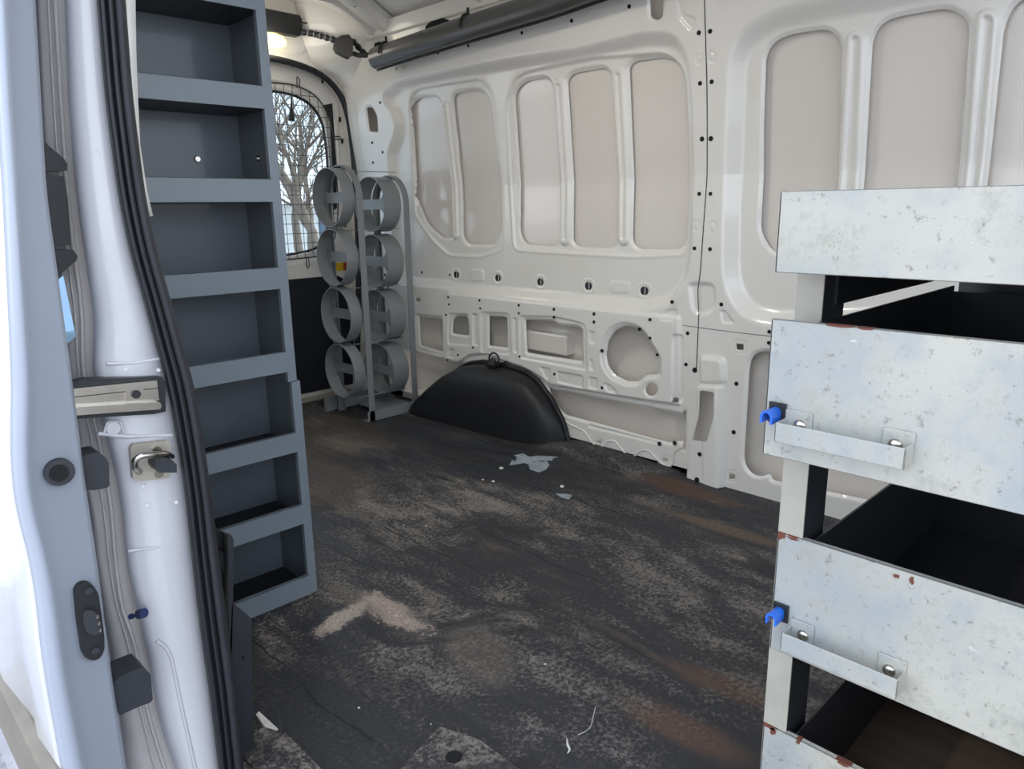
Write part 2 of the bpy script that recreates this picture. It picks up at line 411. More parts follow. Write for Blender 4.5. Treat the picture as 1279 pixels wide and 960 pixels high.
# -- deep cavities under the service panel, rear and front of the wheel housing
sh.cut(wps([(505, 436), (555, 448), (585, 455), (600, 500), (505, 520)]), .006, .004)
CV = [(684, 483), (692, 487), (800, 508), (852, 518), (855, 552), (846, 551), (835, 553), (705, 518), (690, 500)]
sh.cut(wps(CV), .008, .008)
sh.press(wps([(735, 529), (825, 552), (825, 556), (735, 534)]), .004, .006, .005)
# slit beside the pillar, square holes
sq = lambda x, y, w_: [(x-w_, y-w_), (x+w_, y-w_*.8), (x+w_, y+w_), (x-w_, y+w_*.8)]
for x, y, w_ in ((845, 499, 3.2), (924, 433, 4.2), (914, 595, 3.6), (830.5, 575, 3.2), (747.5, 552.5, 2.8), (522, 374, 2.4)):
    sh.bead(wps(sq(x, y, w_*1.9)), .01, .002, .003); sh.cut(wps(sq(x, y, w_)), .002, .003, .004)
sh.cut(wps([(853, 512), (857, 513), (856, 562), (852, 561)]), .003, .003)
# -- body pillar and front bay
sh.press(wps([(857, 352), (870, 350), (895, 352), (896, 386), (880, 398), (862, 392)]), .03, .010, .02)
F_out = [(905, 90), (909, 59), (925, 33), (958, 10), (1010, -3), (1250, -50), (1700, -120), (1700, 700), (1140, 440), (960, 402), (925, 392), (908, 372), (900, 340), (900, 229)]
F_in_bottom = None
P = wps(F_out[:7])+[wp(1700, -120)]
sh.press(wps(F_out[:6])+[(.25, 1.82), (.25, .71)]+wps([(960, 411), (925, 399), (906, 374), (898, 340), (900, 229)]), .06, RD, .065)
def zcol(xt, yt, zb, off=0.): # straight pane edge: foot of the edge at height zb under the traced upper points
    pts = [wp(x, y, off) for x, y in zip(xt, yt)]; (u1, v1), (u2, v2) = pts; k = (u2-u1)/(v2-v1); return (u2+k*(zb-v2), zb)
zb = .865
fr = wps([(955, 164), (958, 69), (968, 52), (988, 43), (1034, 36), (1048, 46), (1053, 59)], W)+[zcol((1053, 1047), (80, 234), zb, W)]+wps([(968, 317), (951, 290)], W)
sh.cut(fr, .03, .008, .012)
gl = zcol((1091, 1079.5), (60, 234), zb, W); grr = zcol((1212, 1197), (50, 229), zb, W)
sh.cut(wps([(1091, 49), (1102, 29), (1122, 21), (1184, 10), (1204, 20), (1212, 33)], W)+[grr, gl], .03, .008, .012)
hl = zcol((1250, 1233), (60, 229), zb, W)
sh.cut(wps([(1255, 33), (1266, 10), (1279, -2)], W)+[(.36, 1.44), (.36, zb), hl], .03, .008, .012)
for a_, b_ in ((((1060, 38), (1086, 38)), ((1048, 234), (1077, 234))), (((1221, 12), (1252, 12)), ((1205, 229), (1232, 229)))):
    t0, t1 = wps(a_, W); q0, q1 = wps(b_, W)
    k0 = (q0[0]-t0[0])/(q0[1]-t0[1]); k1 = (q1[0]-t1[0])/(q1[1]-t1[1])
    P = np.array([t0, t1, (q1[0]+k1*(zb-q1[1]), zb), (q0[0]+k0*(zb-q0[1]), zb)])
    sh.press(P, .04, -.012, .012, .003); c_ = P.mean(0); sh.press((P-c_)*[.5, .95]+c_, .02, .009, .008)
fo = wps([(928, 575), (935, 460), (938, 445), (950, 438)])+[(.36, wp(950, 438)[1]), (.36, .12)]+wps([(964, 600), (962, 592), (948, 596), (935, 590)])
sh.cut(fo, .03, .008, .012)
sh.press([(p[0], p[1]) for p in wps([(882, 482), (902, 480), (900, 606), (884, 606)])], .01, -.002, .004)
# slot in the pillar
sh.cut(wps([(875, 487), (893, 489), (893, 519), (884, 551), (865.5, 549), (874, 519)], -.03), .006, .0)
# reliefs on top rail
sh.cut(wps([(810, -24), (827, -24), (827, 20), (822, 25), (812, 23)]), .015, .006)
sh.cut(wps([(457, 134), (464, 134), (470, 145), (471, 165), (461, 164)]), .012, .006)
sh.press(wps([(845, 0), (853, 0), (853, 16), (870, 22), (870, 36), (862, 39), (847, 22)]), .01, .004, .005)
for x, y in ((873, 74), (889, 71), (890, 283), (870, 282)): sh.bead(wps([(x-4, y-6), (x+4, y-6), (x+4, y+6), (x-4, y+6)]), .02, .0025, .003)
# pillar box standing proud of the wall
PB = wps([(860, 470), (899, 474), (900, 560), (896, 610), (857, 606), (862, 547)])
PB = [(1.365, .395), (1.24, .385), (1.235, .23), (1.235, -.03), (1.40, -.03), (1.395, .16), (1.365, .25)]
sh.press(wps([(871, 480), (900, 482), (901, 555), (900, 612), (857, 612), (863, 549), (871, 519)], -.02), .012, -.035, .012, .006)
sh.press(wps([(873, 446), (901, 449), (903, 478), (873, 478)], -.02), .012, -.022, .016, .008)
def mapw(U, V, H): return XW(V)+H, U, V
inner = sh.build('inner_panel', mapw, 'paint_white', wall)
cav.build('slot_backing', ['plastic_dark', 'paint_white'], wall)
# outer skin
def mapskin(U, V, H):
    return XW(V)+.068+.010*sst((.72-V)/.25)+.012*np.sin(np.clip(V/.35, 0, 1)*PI)*(V < .35), U, V
sk = Sheet(.0, 3.52, -.08, 1.9, .03); sk.build('outer_skin', mapskin, 'paint_skin', wall)
mb = MB()
def wsub(x, y, off): p = wp(x, y, off); return np.array([XW(p[1])+off, p[0], p[1]])
# boxed brace seen through the rectangular opening, and inner sill box below the cavity
mb.box((2.30, 2.02, .385), (2.36, 2.30, .47)); mb.box((2.28, 1.30, -.03), (2.37, 3.45, .045))
mb.build('brace', 'paint_skin', wall, .006)
mb = MB(); mb.add([(2.28, -.9, -.02), (2.28, .31, -.02), (2.28, .31, 1.1), (2.28, -.9, 1.1)], [(0, 1, 2, 3)]); mb.add([(2.28, -.9, 1.1), (2.28, .31, 1.1), (2.195, .31, 1.86), (2.195, -.9, 1.86)], [(0, 1, 2, 3)])
mb.build('front_panel', 'paint_white', wall, solid=.01)
# seam with dark joint, bolt holes
seam = [wp(x, y) for x, y in ((880, -12), (880, 0), (883, 98), (883.5, 150), (882, 240), (878, 295), (875, 340), (871.5, 362), (873, 392), (870, 462))]
s_ = smooth_line(seam, 60, 1); mb = MB()
mb.loft([[(float(XW(v))-.0012, u-.0016, v), (float(XW(v))-.0012, u+.0016, v)] for u, v in s_]); mb.build('panel_seam', 'void', wall)
mb = MB(); hl2 = [wp(x, y) for x, y in ((852, 406), (875, 409), (920, 415), (975, 421))]; mb.loft([[(2.2786, u, v-.0012), (2.2786, u, v+.0012)] for u, v in smooth_line(hl2, 20, 1)]); mb.build('panel_joint', 'rack_grey', wall)
# raised lip line that closes the top of the service panel up to the front bay
holes = [(877, -20, 3), (873, 41, 3.2), (887, 39, 3.2), (874.5, 104, 3.2), (889, 102, 3.2), (877, 173.5, 3.6), (888, 173, 3.6), (873.5, 242, 3), (887.5, 242, 3), (867.5, 310, 3), (887, 311, 3),
    (652, 41, 2.4), (714, 26, 2.8), (786, 8, 3), (547, 66, 2), (585, 57, 2.2), (742, 392, 2.8), (742, 402, 2.6), (812, 399, 2.8), (839.5, 377, 3), (859, 416, 3), (857, 455, 3), (868, 462, 4.2), (884.5, 479, 5.2), (901, 380, 3.2),
    (920, 479, 3.4), (916.5, 539.5, 3.4), (961, 414, 3), (960.5, 428, 3), (560, 371, 2), (599, 375, 2.2), (648, 381, 2.2), (692, 386, 2.4), (561, 380, 1.8), (600, 385, 2), (648, 391, 2), (692, 396, 2.4),
    (557, 393, 1.8), (591, 434, 2), (572, 443, 1.8), (559, 449.5, 1.8), (649, 445, 2), (692.5, 467, 2.2), (752, 484, 2.4), (752, 438, 3), (799, 411, 3), (812, 422, 2.4), (821, 443, 2.4), (475, 128, 2), (465, 178, 2), (478, 190, 2), (466, 203, 1.8), (527, 340, 1.8), (562, 343, 1.6),
    (487, 270, 2), (481, 343, 2), (485, 359, 1.8), (477, 378, 1.8)]
mb = MB()
for x, y, r_ in holes:
    inA = (510 < x < 850 and 334 < y < 350); off = RD if inA else (-.014 if (554 < x < 850 and 368 < y < 500) else 0)
    u, v = wp(x, y, off); X = float(XW(v))+off; dpt = math.hypot(math.hypot(X, u), 1-v); rr = r_*dpt/FPX*.78
    if (x, y) == (742, 392): pass
    rim = [(X-.0012, u+rr*math.cos(t), v+rr*math.sin(t)) for t in np.linspace(0, 2*PI, 12, endpoint=False)]
    mb.prism([(p[0]-.0008, p[1], p[2]) for p in rim], (.003, 0, 0))
for x, y, off, r_ in ((874, 567, -.035, 3), (870.5, 599, -.035, 3.6)):
    u, v = wp(x, y, off); X = 2.28+off; rr = r_*2.5/FPX
    mb.prism([(X-.002, u+rr*math.cos(t), v+rr*math.sin(t)) for t in np.linspace(0, 2*PI, 12, endpoint=False)], (.003, 0, 0))
mb.build('bolt_hole', 'void', wall)
mb = MB(); wv = smooth_line([(2.2795, )+wp(x, y) for x, y in ((700, 520), (712, 530), (730, 538), (738, 550), (748, 561), (755, 556), (760, 550), (768, 550), (776, 560), (785, 571), (792, 570), (802, 561), (812, 563), (822, 575), (833, 583), (840, 580), (842, 564), (851, 558))], 90, 2)
mb.tube(wv, .0038, 6); mb.build('sill_bead', 'paint_white', wall)
mb = MB()
for x, y in ((702, 530), (824, 554), (843, 553)):
    u, v = wp(x, y); rr = .009
    mb.prism([(2.279, u+rr*math.cos(t), v+rr*math.sin(t)) for t in np.linspace(0, 2*PI, 14, endpoint=False)], (-.002, 0, 0))
mb.build('plug', 'plastic_dark', wall)
# small sealant spots at the rear upper corner
mb = MB()
for x, y in ((495, 86), (505, 84)):
    u, v = wp(x, y); X = float(XW(v)); mb.prism([(X-.003, u+.008*math.cos(t), v+.008*math.sin(t)) for t in np.linspace(0, 2*PI, 12, endpoint=False)], (.004, 0, 0))
mb.build('screw', 'sealant', wall)

# ================================================================== REAR WALL, REAR DOOR
YR = 3.50
back = empty('wall_back', (1.4, YR, 0), kind='structure')
sb = Sheet(.385, 2.30, -.03, 2.03, .006)
rp = lambda x, y, off=0.: tuple(ony(x, y, YR+off)[[0, 2]])
door_open = [(2.15, -.2), (2.20, .10), (2.24, .5), (2.265, .9), (2.268, 1.26), (2.255, 1.46), (2.225, 1.58), (2.13, 1.67), (2.00, 1.705), (1.85, 1.72), (.75, 1.72), (.55, 1.66), (.48, 1.5), (.46, 1.2), (.52, -.2)]
sb.cut(door_open, .03, .0)
hdr = [(1.0, 1.75), (1.99, 1.745), (2.03, 1.77), (2.04, 1.86), (2.04, 1.90), (1.0, 1.91)]
sb.press(hdr, .02, .004, .004)
for x, y, w_, h_ in ((414, 34, 3, 1.4), (418, 27, 5, 1)): sb.cut([rp(x-w_, y-h_), rp(x+w_, y-h_+.8), rp(x+w_, y+h_+.8), rp(x-w_, y+h_)], .002, .0)
sb.cut([rp(410+4*math.cos(t), 55+6*math.sin(t)) for t in np.linspace(0, 2*PI, 12, endpoint=False)], .01, 0)
sb.build('rear_frame', lambda U, V, H: (U, YR-H, V), 'paint_white', back)
# frame return (reveal) towards the door
mb = MB(); P = fillet(door_open, .03)
rows = [[(p[0], YR, p[1]), (p[0], YR+.07, p[1])] for p in list(P)+[P[0]]]
mb.loft(rows); mb.build('reveal', 'paint_white', back)
mb = MB(); path = [(p[0]-.004 if p[0] > 1.4 else p[0]+.004, YR-.004, p[1]-.004) for p in smooth_line(door_open, 120, 2)]
mb.tube(path, .016, 8, squash=(1, 1)); ds = mb.build('door_seal', 'rubber'); ds.parent = back; ds.location = -Vector(back.location); ds.name = 'weatherstrip'

d2 = empty('door_2', (1.8, YR+.06, 0), kind='structure')
sd = Sheet(.46, 2.30, -.02, 1.74, .006)
YD = YR+.06
dp = lambda x, y, off=0.: tuple(ony(x, y, YD+off)[[0, 2]])
win = [(1.50, 1.56), (1.88, 1.585), (2.00, 1.573), (2.085, 1.535), (2.14, 1.46), (2.155, 1.30), (2.145, 1.05), (2.115, .87), (2.06, .80), (1.90, .775), (1.50, .76)]
ctr = np.array([1.8, 1.17]); wouter = [tuple(ctr+(np.array(p)-ctr)*[1.16, 1.12]) for p in win]
sd.press(wouter, .05, .018, .02); sd.cut(win, .03, .01)
sd.cut([(.62, 1.56), (1.25, 1.56), (1.25, .77), (.62, .77)], .1, .01)
slots = MB()
for x, y in ((403, 101), (425, 149), (428, 176), (430, 222)):
    slots.prism([ony(x+a_, y+b_, YD-.004) for a_, b_ in ((-1, -3), (1, -3), (1, 3), (-1, 3))], (0, .008, 0))
sd.press([dp(422, 120), dp(436, 150), dp(440, 300), dp(425, 300)], .02, .006, .01)
slots.build('slot', 'void', d2)
MB().prism([ony(x, y, YD-.006) for x, y in ((405, 131), (415, 129), (417, 155), (420, 200), (421, 260), (417, 262), (415, 200), (413, 153))], (0, .008, 0)).build('black_strip', 'plastic_black', d2)
sd.build('door_panel', lambda U, V, H: (U, YD+H, V), 'paint_white', d2)
mb = MB(); mb.box((.5, YD+.055, 0), (2.28, YD+.06, .765)); mb.box((2.17, YD+.055, .7), (2.28, YD+.06, 1.72)); mb.box((.5, YD+.055, 1.60), (2.28, YD+.06, 1.73)); mb.build('outer_skin', 'paint_skin', d2)
mb = MB(); P = fillet(win, .04)
mb.loft([[(p[0], YD+.01, p[1]), (ctr[0]+(p[0]-ctr[0])*.99, YD+.012, ctr[1]+(p[1]-ctr[1])*.99), (ctr[0]+(p[0]-ctr[0])*.965, YD+.016, ctr[1]+(p[1]-ctr[1])*.975)] for p in list(P)+[P[0]]])
mb.build('window_gasket', 'rubber', d2)
mb = MB(); mb.prism([(p[0], YD+.017, p[1]) for p in P], (0, .004, 0)); mb.build('window_pane', 'glass', d2)
mb = MB(); mb.prism([(.5, YD-.025, .04), (2.19, YD-.025, .04), (2.215, YD-.025, .3), (2.17, YD-.025, .64), (2.14, YD-.025, .655), (.5, YD-.025, .65)], (0, .024, 0))
mb.prism([(1.7, YD-.034, .22), (1.98, YD-.034, .22), (2.02, YD-.034, .30), (2.0, YD-.034, .46), (1.94, YD-.034, .52), (1.7, YD-.034, .52)], (0, .010, 0))
mb.build('trim_panel', 'trim_navy', d2, .006)
# sticker
st = empty('warning_sticker', (2.13, YD-.002, .70), 'small green, yellow and red sticker on the rear door below its window', 'sticker')
sx0, sx1, sz0, sz1 = 2.112, 2.215, .672, .722
for i, (a_, b_, cm, nm) in enumerate(((0, .22, 'green', 'green_band'), (.22, .78, 'yellow', 'yellow_field'), (.78, 1, 'red', 'red_band'))):
    mb = MB(); mb.box((sx0+(sx1-sx0)*a_, YD-.0035, sz0+.006), (sx0+(sx1-sx0)*b_, YD-.0015, sz1)); mb.build(nm, cm, st)
# wire guard
gd = empty('window_guard', (1.85, YD-.03, .77), 'welded steel wire mesh guard over the rear door window', 'window guard')
gx0, gx1 = 1.47, 2.175
gpath = [(1.47, .745), (2.06, .765), (2.135, .83), (2.175, 1.0), (2.18, 1.30), (2.165, 1.46), (2.10, 1.57), (1.98, 1.615), (1.47, 1.60)]
GP = fillet(gpath, .05); mb = MB(); YG = YD-.022
mb.tube([(p[0], YG, p[1]) for p in list(GP)+[GP[0]]], .0035, 6); mb.build('frame', 'wire_steel', gd)
mb = MB()
def clipseg(axis, val):
    xs = []
    n = len(GP)
    for i in range(n):
        a_, b_ = GP[i-1], GP[i]
        if (a_[axis]-val)*(b_[axis]-val) < 0:
            t = (val-a_[axis])/(b_[axis]-a_[axis]); xs.append(a_[1-axis]+t*(b_[1-axis]-a_[1-axis]))
    return (min(xs), max(xs)) if len(xs) > 1 else None
x = 1.492
while x < 2.17:
    c_ = clipseg(0, x)
    if c_: mb.tube([(x, YG, c_[0]), (x, YG, c_[1])], .0017, 5)
    x += .0465
z = .79
while z < 1.6:
    c_ = clipseg(1, z)
    if c_: mb.tube([(c_[0], YG-.003, z), (c_[1], YG-.003, z)], .0017, 5)
    z += .0485
mb.build('mesh_wire', 'wire_steel', gd)
mb = MB()
for x, z, dx, dz in ((1.985, 1.60, 0, .055), (1.96, .765, 0, -.06), (2.17, 1.38, .05, 0), (2.17, .93, .05, 0)):
    if dx == 0: pth = [(x, YG, z), (x, YG-.004, z+dz*.8), (x+.006, YG+.004, z+dz), (x+.014, YG-.004, z+dz*.8), (x+.014, YG, z)]
    else: pth = [(x, YG, z), (x+dx*.8, YG-.004, z), (x+dx, YG+.004, z-.006), (x+dx*.8, YG-.004, z-.014), (x, YG, z-.014)]
    mb = MB(); mb.tube(pth, .003, 6); mb.build('hook', 'wire_steel', gd)
# black tassel shaped wedge hanging at the glass
mb = MB(); p0 = ony(364, 118, YG-.01); p1 = ony(364, 151, YG-.01)
mb.tube([p0, (p0+p1)/2, p0+(p1-p0)*.7, p1], [.003, .006, .010, .016], 8)
tag(mb.build('hanging_tassel', 'plastic_black'), 'slim black wedge-shaped tassel hanging in front of the rear window', 'tassel')

gz = [1.46, 1.5, 1.6, 1.66, 1.69, 1.73, 1.8, 1.88, 1.98]; gx = [2.262, 2.258, 2.235, 2.17, 2.10, 2.05, 2.02, 2.0, 1.99]; gy = [3.497, 3.49, 3.43, 3.37, 3.33, 3.28, 3.22, 3.20, 3.18]
rows = []
for z in np.linspace(1.46, 1.98, 30):
    x_, y_ = np.interp(z, gz, gx), np.interp(z, gz, gy); xw = float(XW(z))
    rows.append([((1-t)*x_+t*xw+.0*t, 3.497+(y_-3.497)*(.25*math.sin(t*PI)*.0+t), z) for t in np.linspace(0, 1, 10)])
MB().loft(rows).build('corner_gusset', 'paint_white', back)
# ================================================================== CEILING
cl = empty('ceiling', (1.3, 1.5, 1.9), kind='structure')
def zc(x): return 1.955-.125*float(sst((x-1.95)/.33))-.10*float(sst((.75-x)/.4))
xs = np.linspace(.38, 2.24, 50)
mb = MB(); mb.loft([[(x, y, zc(x)+.03+.004*math.sin(y*40)) for x in xs] for y in np.linspace(-.9, 3.52, 200)]); mb.build('roof_skin', 'paint_white', cl)
def bow(y, w_, d_):
    mb = MB(); rows = []
    for x in xs:
        z = zc(x); rows.append([(x, y-w_, z+.028), (x, y-w_*.8, z+.012), (x, y-w_*.72, z-d_), (x, y-w_*.35, z-d_-.004), (x, y-w_*.3, z-d_+.012), (x, y+w_*.3, z-d_+.012), (x, y+w_*.35, z-d_-.004), (x, y+w_*.72, z-d_), (x, y+w_*.8, z+.012), (x, y+w_, z+.028)])
    mb.loft(rows, sm=False); mb.build('roof_bow', 'paint_white', cl, .004)
bow(3.12, .10, .035); bow(2.35, .09, .035); bow(1.3, .09, .035); bow(.3, .09, .035)
# roof rail down to the wall, closes the corner
mb = MB(); mb.loft([[(2.24, y, 1.865), (2.235, y, 1.83), (2.195, y, 1.80), (2.205, y, 1.79)] for y in (-.9, 3.5)]); 
mb.build('roof_rail', 'paint_white', cl, solid=.004)
mb = MB(); mb.prism([onx(x, y, 2.196) for x, y in ((530, 42), (532, 32), (540, 25), (552, 22), (560, 25), (564, 34))], (.004, 0, 0)); mb.prism([onx(x, y, 2.196) for x, y in ((466, 62), (468, 54), (474, 52), (478, 58))], (.004, 0, 0))
for y in (3.12, 2.35):
    for k, xx in enumerate((1.6, 1.72, 1.84, 1.95, 2.04)):
        z = zc(xx)-.0375; mb.prism([(xx+.007*math.cos(t), y-.055+.005*math.sin(t)*(1+k % 2), z) for t in np.linspace(0, 2*PI, 10, endpoint=False)], (0, 0, -.0012))
mb.build('bow_hole', 'void', cl)
mb = MB(); mb.tube([(1.55, 2.95, 1.91), (1.75, 2.9, 1.925), (1.92, 2.88, 1.90), (2.03, 2.82, 1.88)], .004, 6); mb.build('roof_wire', 'plastic_black', cl)

# ================================================================== DUCT, HARNESS, LAMP
dct = empty('cable_duct', tuple(onx(462, 75, 2.16)), 'long dark grey tube duct running along the top of the van wall', 'duct')
dpts = [onx(468, 73, 2.135), onx(500, 62, 2.14), onx(600, 30, 2.14), onx(690, 2, 2.13), onx(770, -28, 2.12), (2.10, 1.0, 1.73), (2.10, -.6, 1.73)]
dd = smooth_line([tuple(p) for p in dpts], 40, 1)
mb = MB(); mb.tube(dd, .047, 20, squash=(1, .8)); mb.build('tube', 'duct_grey', dct)
mb = MB(); mb.tube([(p[0]+.012, p[1], p[2]-.050) for p in dd], .005, 6); mb.build('edge_seam', 'plastic_black', dct)
for x, y in ((492, 60), (588, 30)):
    i = int(np.argmin([abs(p[1]-onx(x, y, 2.15)[1]) for p in dd])); p = dd[i]; t = dd[i+1]-dd[i-1]; t /= np.linalg.norm(t)
    mb = MB(); up = np.array([0, 0, 1.]); s_ = np.cross(t, up)
    mb.tube([p+.052*(math.cos(an)*up+math.sin(an)*s_*.85)+(np.array([0, 0, .07]) if False else 0)*1 for an in np.linspace(-1.6, 1.6, 20)], .005, 6)
    mb.tube([p+up*.05, p+up*.075], .006, 6); mb.build('strap', 'plastic_black', dct)
bx = empty('control_box', tuple(ony(350, 30, 3.46)), 'black rectangular electrical box above the rear door lamp', 'box')
mb = MB(); q0 = ony(378, 45, 3.45); 
mb.prism([ony(330, 10, 3.45), ony(374, 19, 3.45), ony(377, 24, 3.45), ony(378, 40, 3.45), ony(375, 45, 3.45), ony(330, 38, 3.45)], (0, .048, 0)); mb.build('housing', 'plastic_black', bx, .003)
mb = MB(); mb.tube([ony(376, 28, 3.46), ony(384, 29, 3.46)], .003, 6); mb.build('pin', 'plastic_black', bx)
lm = empty('dome_lamp', tuple(ony(345, 50, 3.47)), 'small glowing yellow lamp on the header over the rear door', 'lamp')
P = [ony(x, y, 3.462) for x, y in ((330, 40), (343, 41), (353, 45), (358, 52), (357, 58), (350, 60), (330, 58))]
mb = MB(); mb.prism(P, (0, .03, 0)); mb.build('lens', 'lamp', lm, .006, 3)
hn = empty('wiring_harness', tuple(ony(400, 46, 3.46)), 'black taped cable harness between the electrical box and the roof duct', 'cable')
hY = lambda x: float(np.interp(x, [378, 388, 395, 408, 425, 441, 460], [3.455, 3.42, 3.40, 3.35, 3.28, 3.21, 3.12]))
hp = smooth_line([tuple(ony(x, y, hY(x))) for x, y in ((377, 40), (392, 42), (405, 46), (418, 50), (430, 50), (442, 52), (450, 62), (456, 68), (466, 70))], 40, 2)
mb = MB(); mb.tube(hp, [.013+.003*math.sin(i*1.7) for i in range(len(hp))], 8); mb.build('cable', 'plastic_black', hn)
for i in range(3, 18, 3): MB().tube([hp[i], hp[i]+(hp[i+1]-hp[i])*.5], .0165, 8).build('tape_wrap', 'rack_grey', hn)
mb = MB(); cpt = [(418, 58), (419, 50), (426, 44), (436, 43), (441, 50), (441, 68), (437, 72), (430, 69), (421, 64)]
mb.prism([ony(x, y, hY(x)-.05) for x, y in cpt], (.02, .05, 0)); mb.build('cable_bundle', 'plastic_black', hn, .008)
mb = MB(); mb.tube([ony(x, y, hY(x)-.03) for x, y in ((437, 66), (448, 69), (462, 69))], .011, 8); mb.build('lower_cable', 'plastic_black', hn)

def lamp(name, kind, loc, W_, size, rot=(0, 0, 0)):
    d = bpy.data.lights.new(name, kind); d.energy = W_; d.color = (1, .96, .87)
    if kind == 'AREA': d.shape = 'RECTANGLE'; d.size, d.size_y = size
    else: d.shadow_soft_size = size
    o = bpy.data.objects.new(name, d); C.objects.link(o); o.location = loc; o.rotation_euler = rot
LP_ = ony(345, 50, 3.40); lamp('dome_lamp_light', 'POINT', tuple(LP_), 1.0, .10)
# added fill lamp under the roof, out of view: housing, lens, light
rl = empty('added_fill_lamp', (1.25, 1.75, 1.93), 'added fill light strip under the van roof, out of view', 'lamp')
mb = MB(); mb.box((1.05, 1.70, 1.915), (1.45, 1.80, 1.93)); mb.build('housing', 'plastic_dark', rl, .004)
mb = MB(); mb.box((1.06, 1.71, 1.905), (1.44, 1.79, 1.915)); mb.build('lens', 'lamp', rl, .003)
lamp('added_fill_light', 'AREA', (1.25, 1.75, 1.90), 5.2, (.38, .08))

# ================================================================== LEFT WALL, BULKHEAD (behind the jamb)
lw = empty('wall_left', (.4, 1.3, 0), kind='structure')
mb = MB(); mb.box((.385, 1.20, -.05), (.40, 3.52, 1.96)); mb.build('inner_lining', 'paint_white', lw)
wf = empty('wall_front', (1.3, -.9, 0), kind='structure')
mb = MB(); mb.box((.38, -.92, -.05), (2.30, -.90, .55)); mb.build('bulkhead', 'paint_white', wf)
mb = MB(); mb.box((.36, -.9, 1.84), (.44, 1.2, 1.99)); mb.build('roof_side', 'paint_white', wf)

# ---- rear jamb of the side door opening: rows of traced edges, each at its own depth
jm = empty('trim_1', (.33, 1.13, 0), kind='structure')
ys = [0, 120, 240, 310, 380, 410, 440, 480, 540, 600, 640, 700, 760, 800, 860, 910, 960]
E0 = [44, 50, 55, 60, 72, 80, 80, 84, 92, 104, 112, 118, 128, 136, 146, 152, 158]    # hidden behind the sliding door edge
E1 = [52, 58, 66, 74, 84, 88, 90, 94, 104, 112, 122, 128, 140, 152, 160, 172, 182]
E2 = [69, 76, 84, 92, 102, 104, 102, 106, 122, 134, 140, 144, 152, 168, 178, 190, 206]
E3 = [82, 86, 96, 106, 116, 122, 116, 118, 132, 148, 154, 158, 172, 182, 192, 202, 220]
E4 = [92, 98, 110, 118, 130, 136, 128, 130, 142, 160, 166, 170, 184, 194, 206, 218, 232]
SL = [124, 134, 150, 164, 184, 192, 200, 211, 222, 232, 237, 243, 250, 255, 264, 270, 276]
def ext(col, Y, up=.30, dn=.35):
    pts = [ony(x, y, Y) for x, y in zip(col, ys)]
    a_ = pts[0]+(pts[0]-pts[1])/np.linalg.norm(pts[0]-pts[1])*up; b_ = pts[-1]+(pts[-1]-pts[-2])/np.linalg.norm(pts[-1]-pts[-2])*dn
    return smooth_line([a_]+pts+[b_], 90, 2)
cols = [ext(E0, 1.24), ext(E1, 1.225), ext(E2, 1.215), ext(E3, 1.20), ext(E3, 1.165), ext(E4, 1.135), ext([a_*.5+b_*.5 for a_, b_ in zip(E4, SL)], 1.13), ext(SL, 1.13)]
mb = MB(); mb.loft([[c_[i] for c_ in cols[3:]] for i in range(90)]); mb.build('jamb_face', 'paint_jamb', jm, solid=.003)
mb = MB(); mb.loft([[c_[i] for c_ in cols[:4]] for i in range(90)]); mb.build('jamb_channel', 'paint_dirty', jm, solid=.003)
# joint lines / seam filler in the channel
mb = MB(); c_ = ext([a_*.5+b_*.5 for a_, b_ in zip(E1, E2)], 1.214); mb.tube(c_, .0016, 6); c_ = ext(E2, 1.208); mb.tube(c_, .003, 6); mb.build('channel_bead', 'paint_dirty', jm)
# body side skin running back from the jamb and inner return flange behind the seal
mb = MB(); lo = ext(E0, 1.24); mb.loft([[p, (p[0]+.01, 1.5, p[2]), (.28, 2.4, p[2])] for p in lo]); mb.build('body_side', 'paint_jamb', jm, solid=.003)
inn = ext([s_+8 for s_ in SL], 1.16)
mb = MB(); mb.loft([[a_, b_, (b_[0]+.004, 1.21, b_[2])] for a_, b_ in zip(ext(SL, 1.13), inn)]); mb.build('inner_flange', 'paint_white', jm, solid=.003)
# upper inner post (white sliver between seal and shelving)
mb = MB(); pts = [(152, 168, 0), (153, 169, 60), (157, 171, 120), (161, 174, 180), (172, 182, 235), (182, 190, 270)]
mb.loft([[ony(a_, y, 1.19), ony(b_, y, 1.19), ony(b_, y, 1.19)+np.array([.002, .05, 0])] for a_, b_, y in [(150, 166, -120)]+pts]); mb.build('inner_post', 'paint_white', jm, solid=.003)
mb = MB()
for pts, r_ in (([(133, 454), (170, 453), (206, 446)], .0028), ([(122, 541), (160, 545), (215, 543)], .0032), ([(160, 688), (190, 684), (226, 676)], .0022), ([(196, 800), (208, 806), (214, 820), (226, 880), (244, 960)], .003), ([(130, 541), (134, 527), (150, 526), (154, 538)], .002)):
    mb.tube(smooth_line([tuple(ony(x, y, 1.1305)) for x, y in pts], 24, 2), r_, 8)
mb.build('pressed_crease', 'paint_jamb', jm)
mb = MB()
for x, y in ((179, 607), (184, 631), (220, 627), (157, 461), (198, 462)): mb.tube([ony(x, y, 1.1275), ony(x, y, 1.131)], .0028, 10)
mb.build('weld_spot', 'paint_jamb', jm)
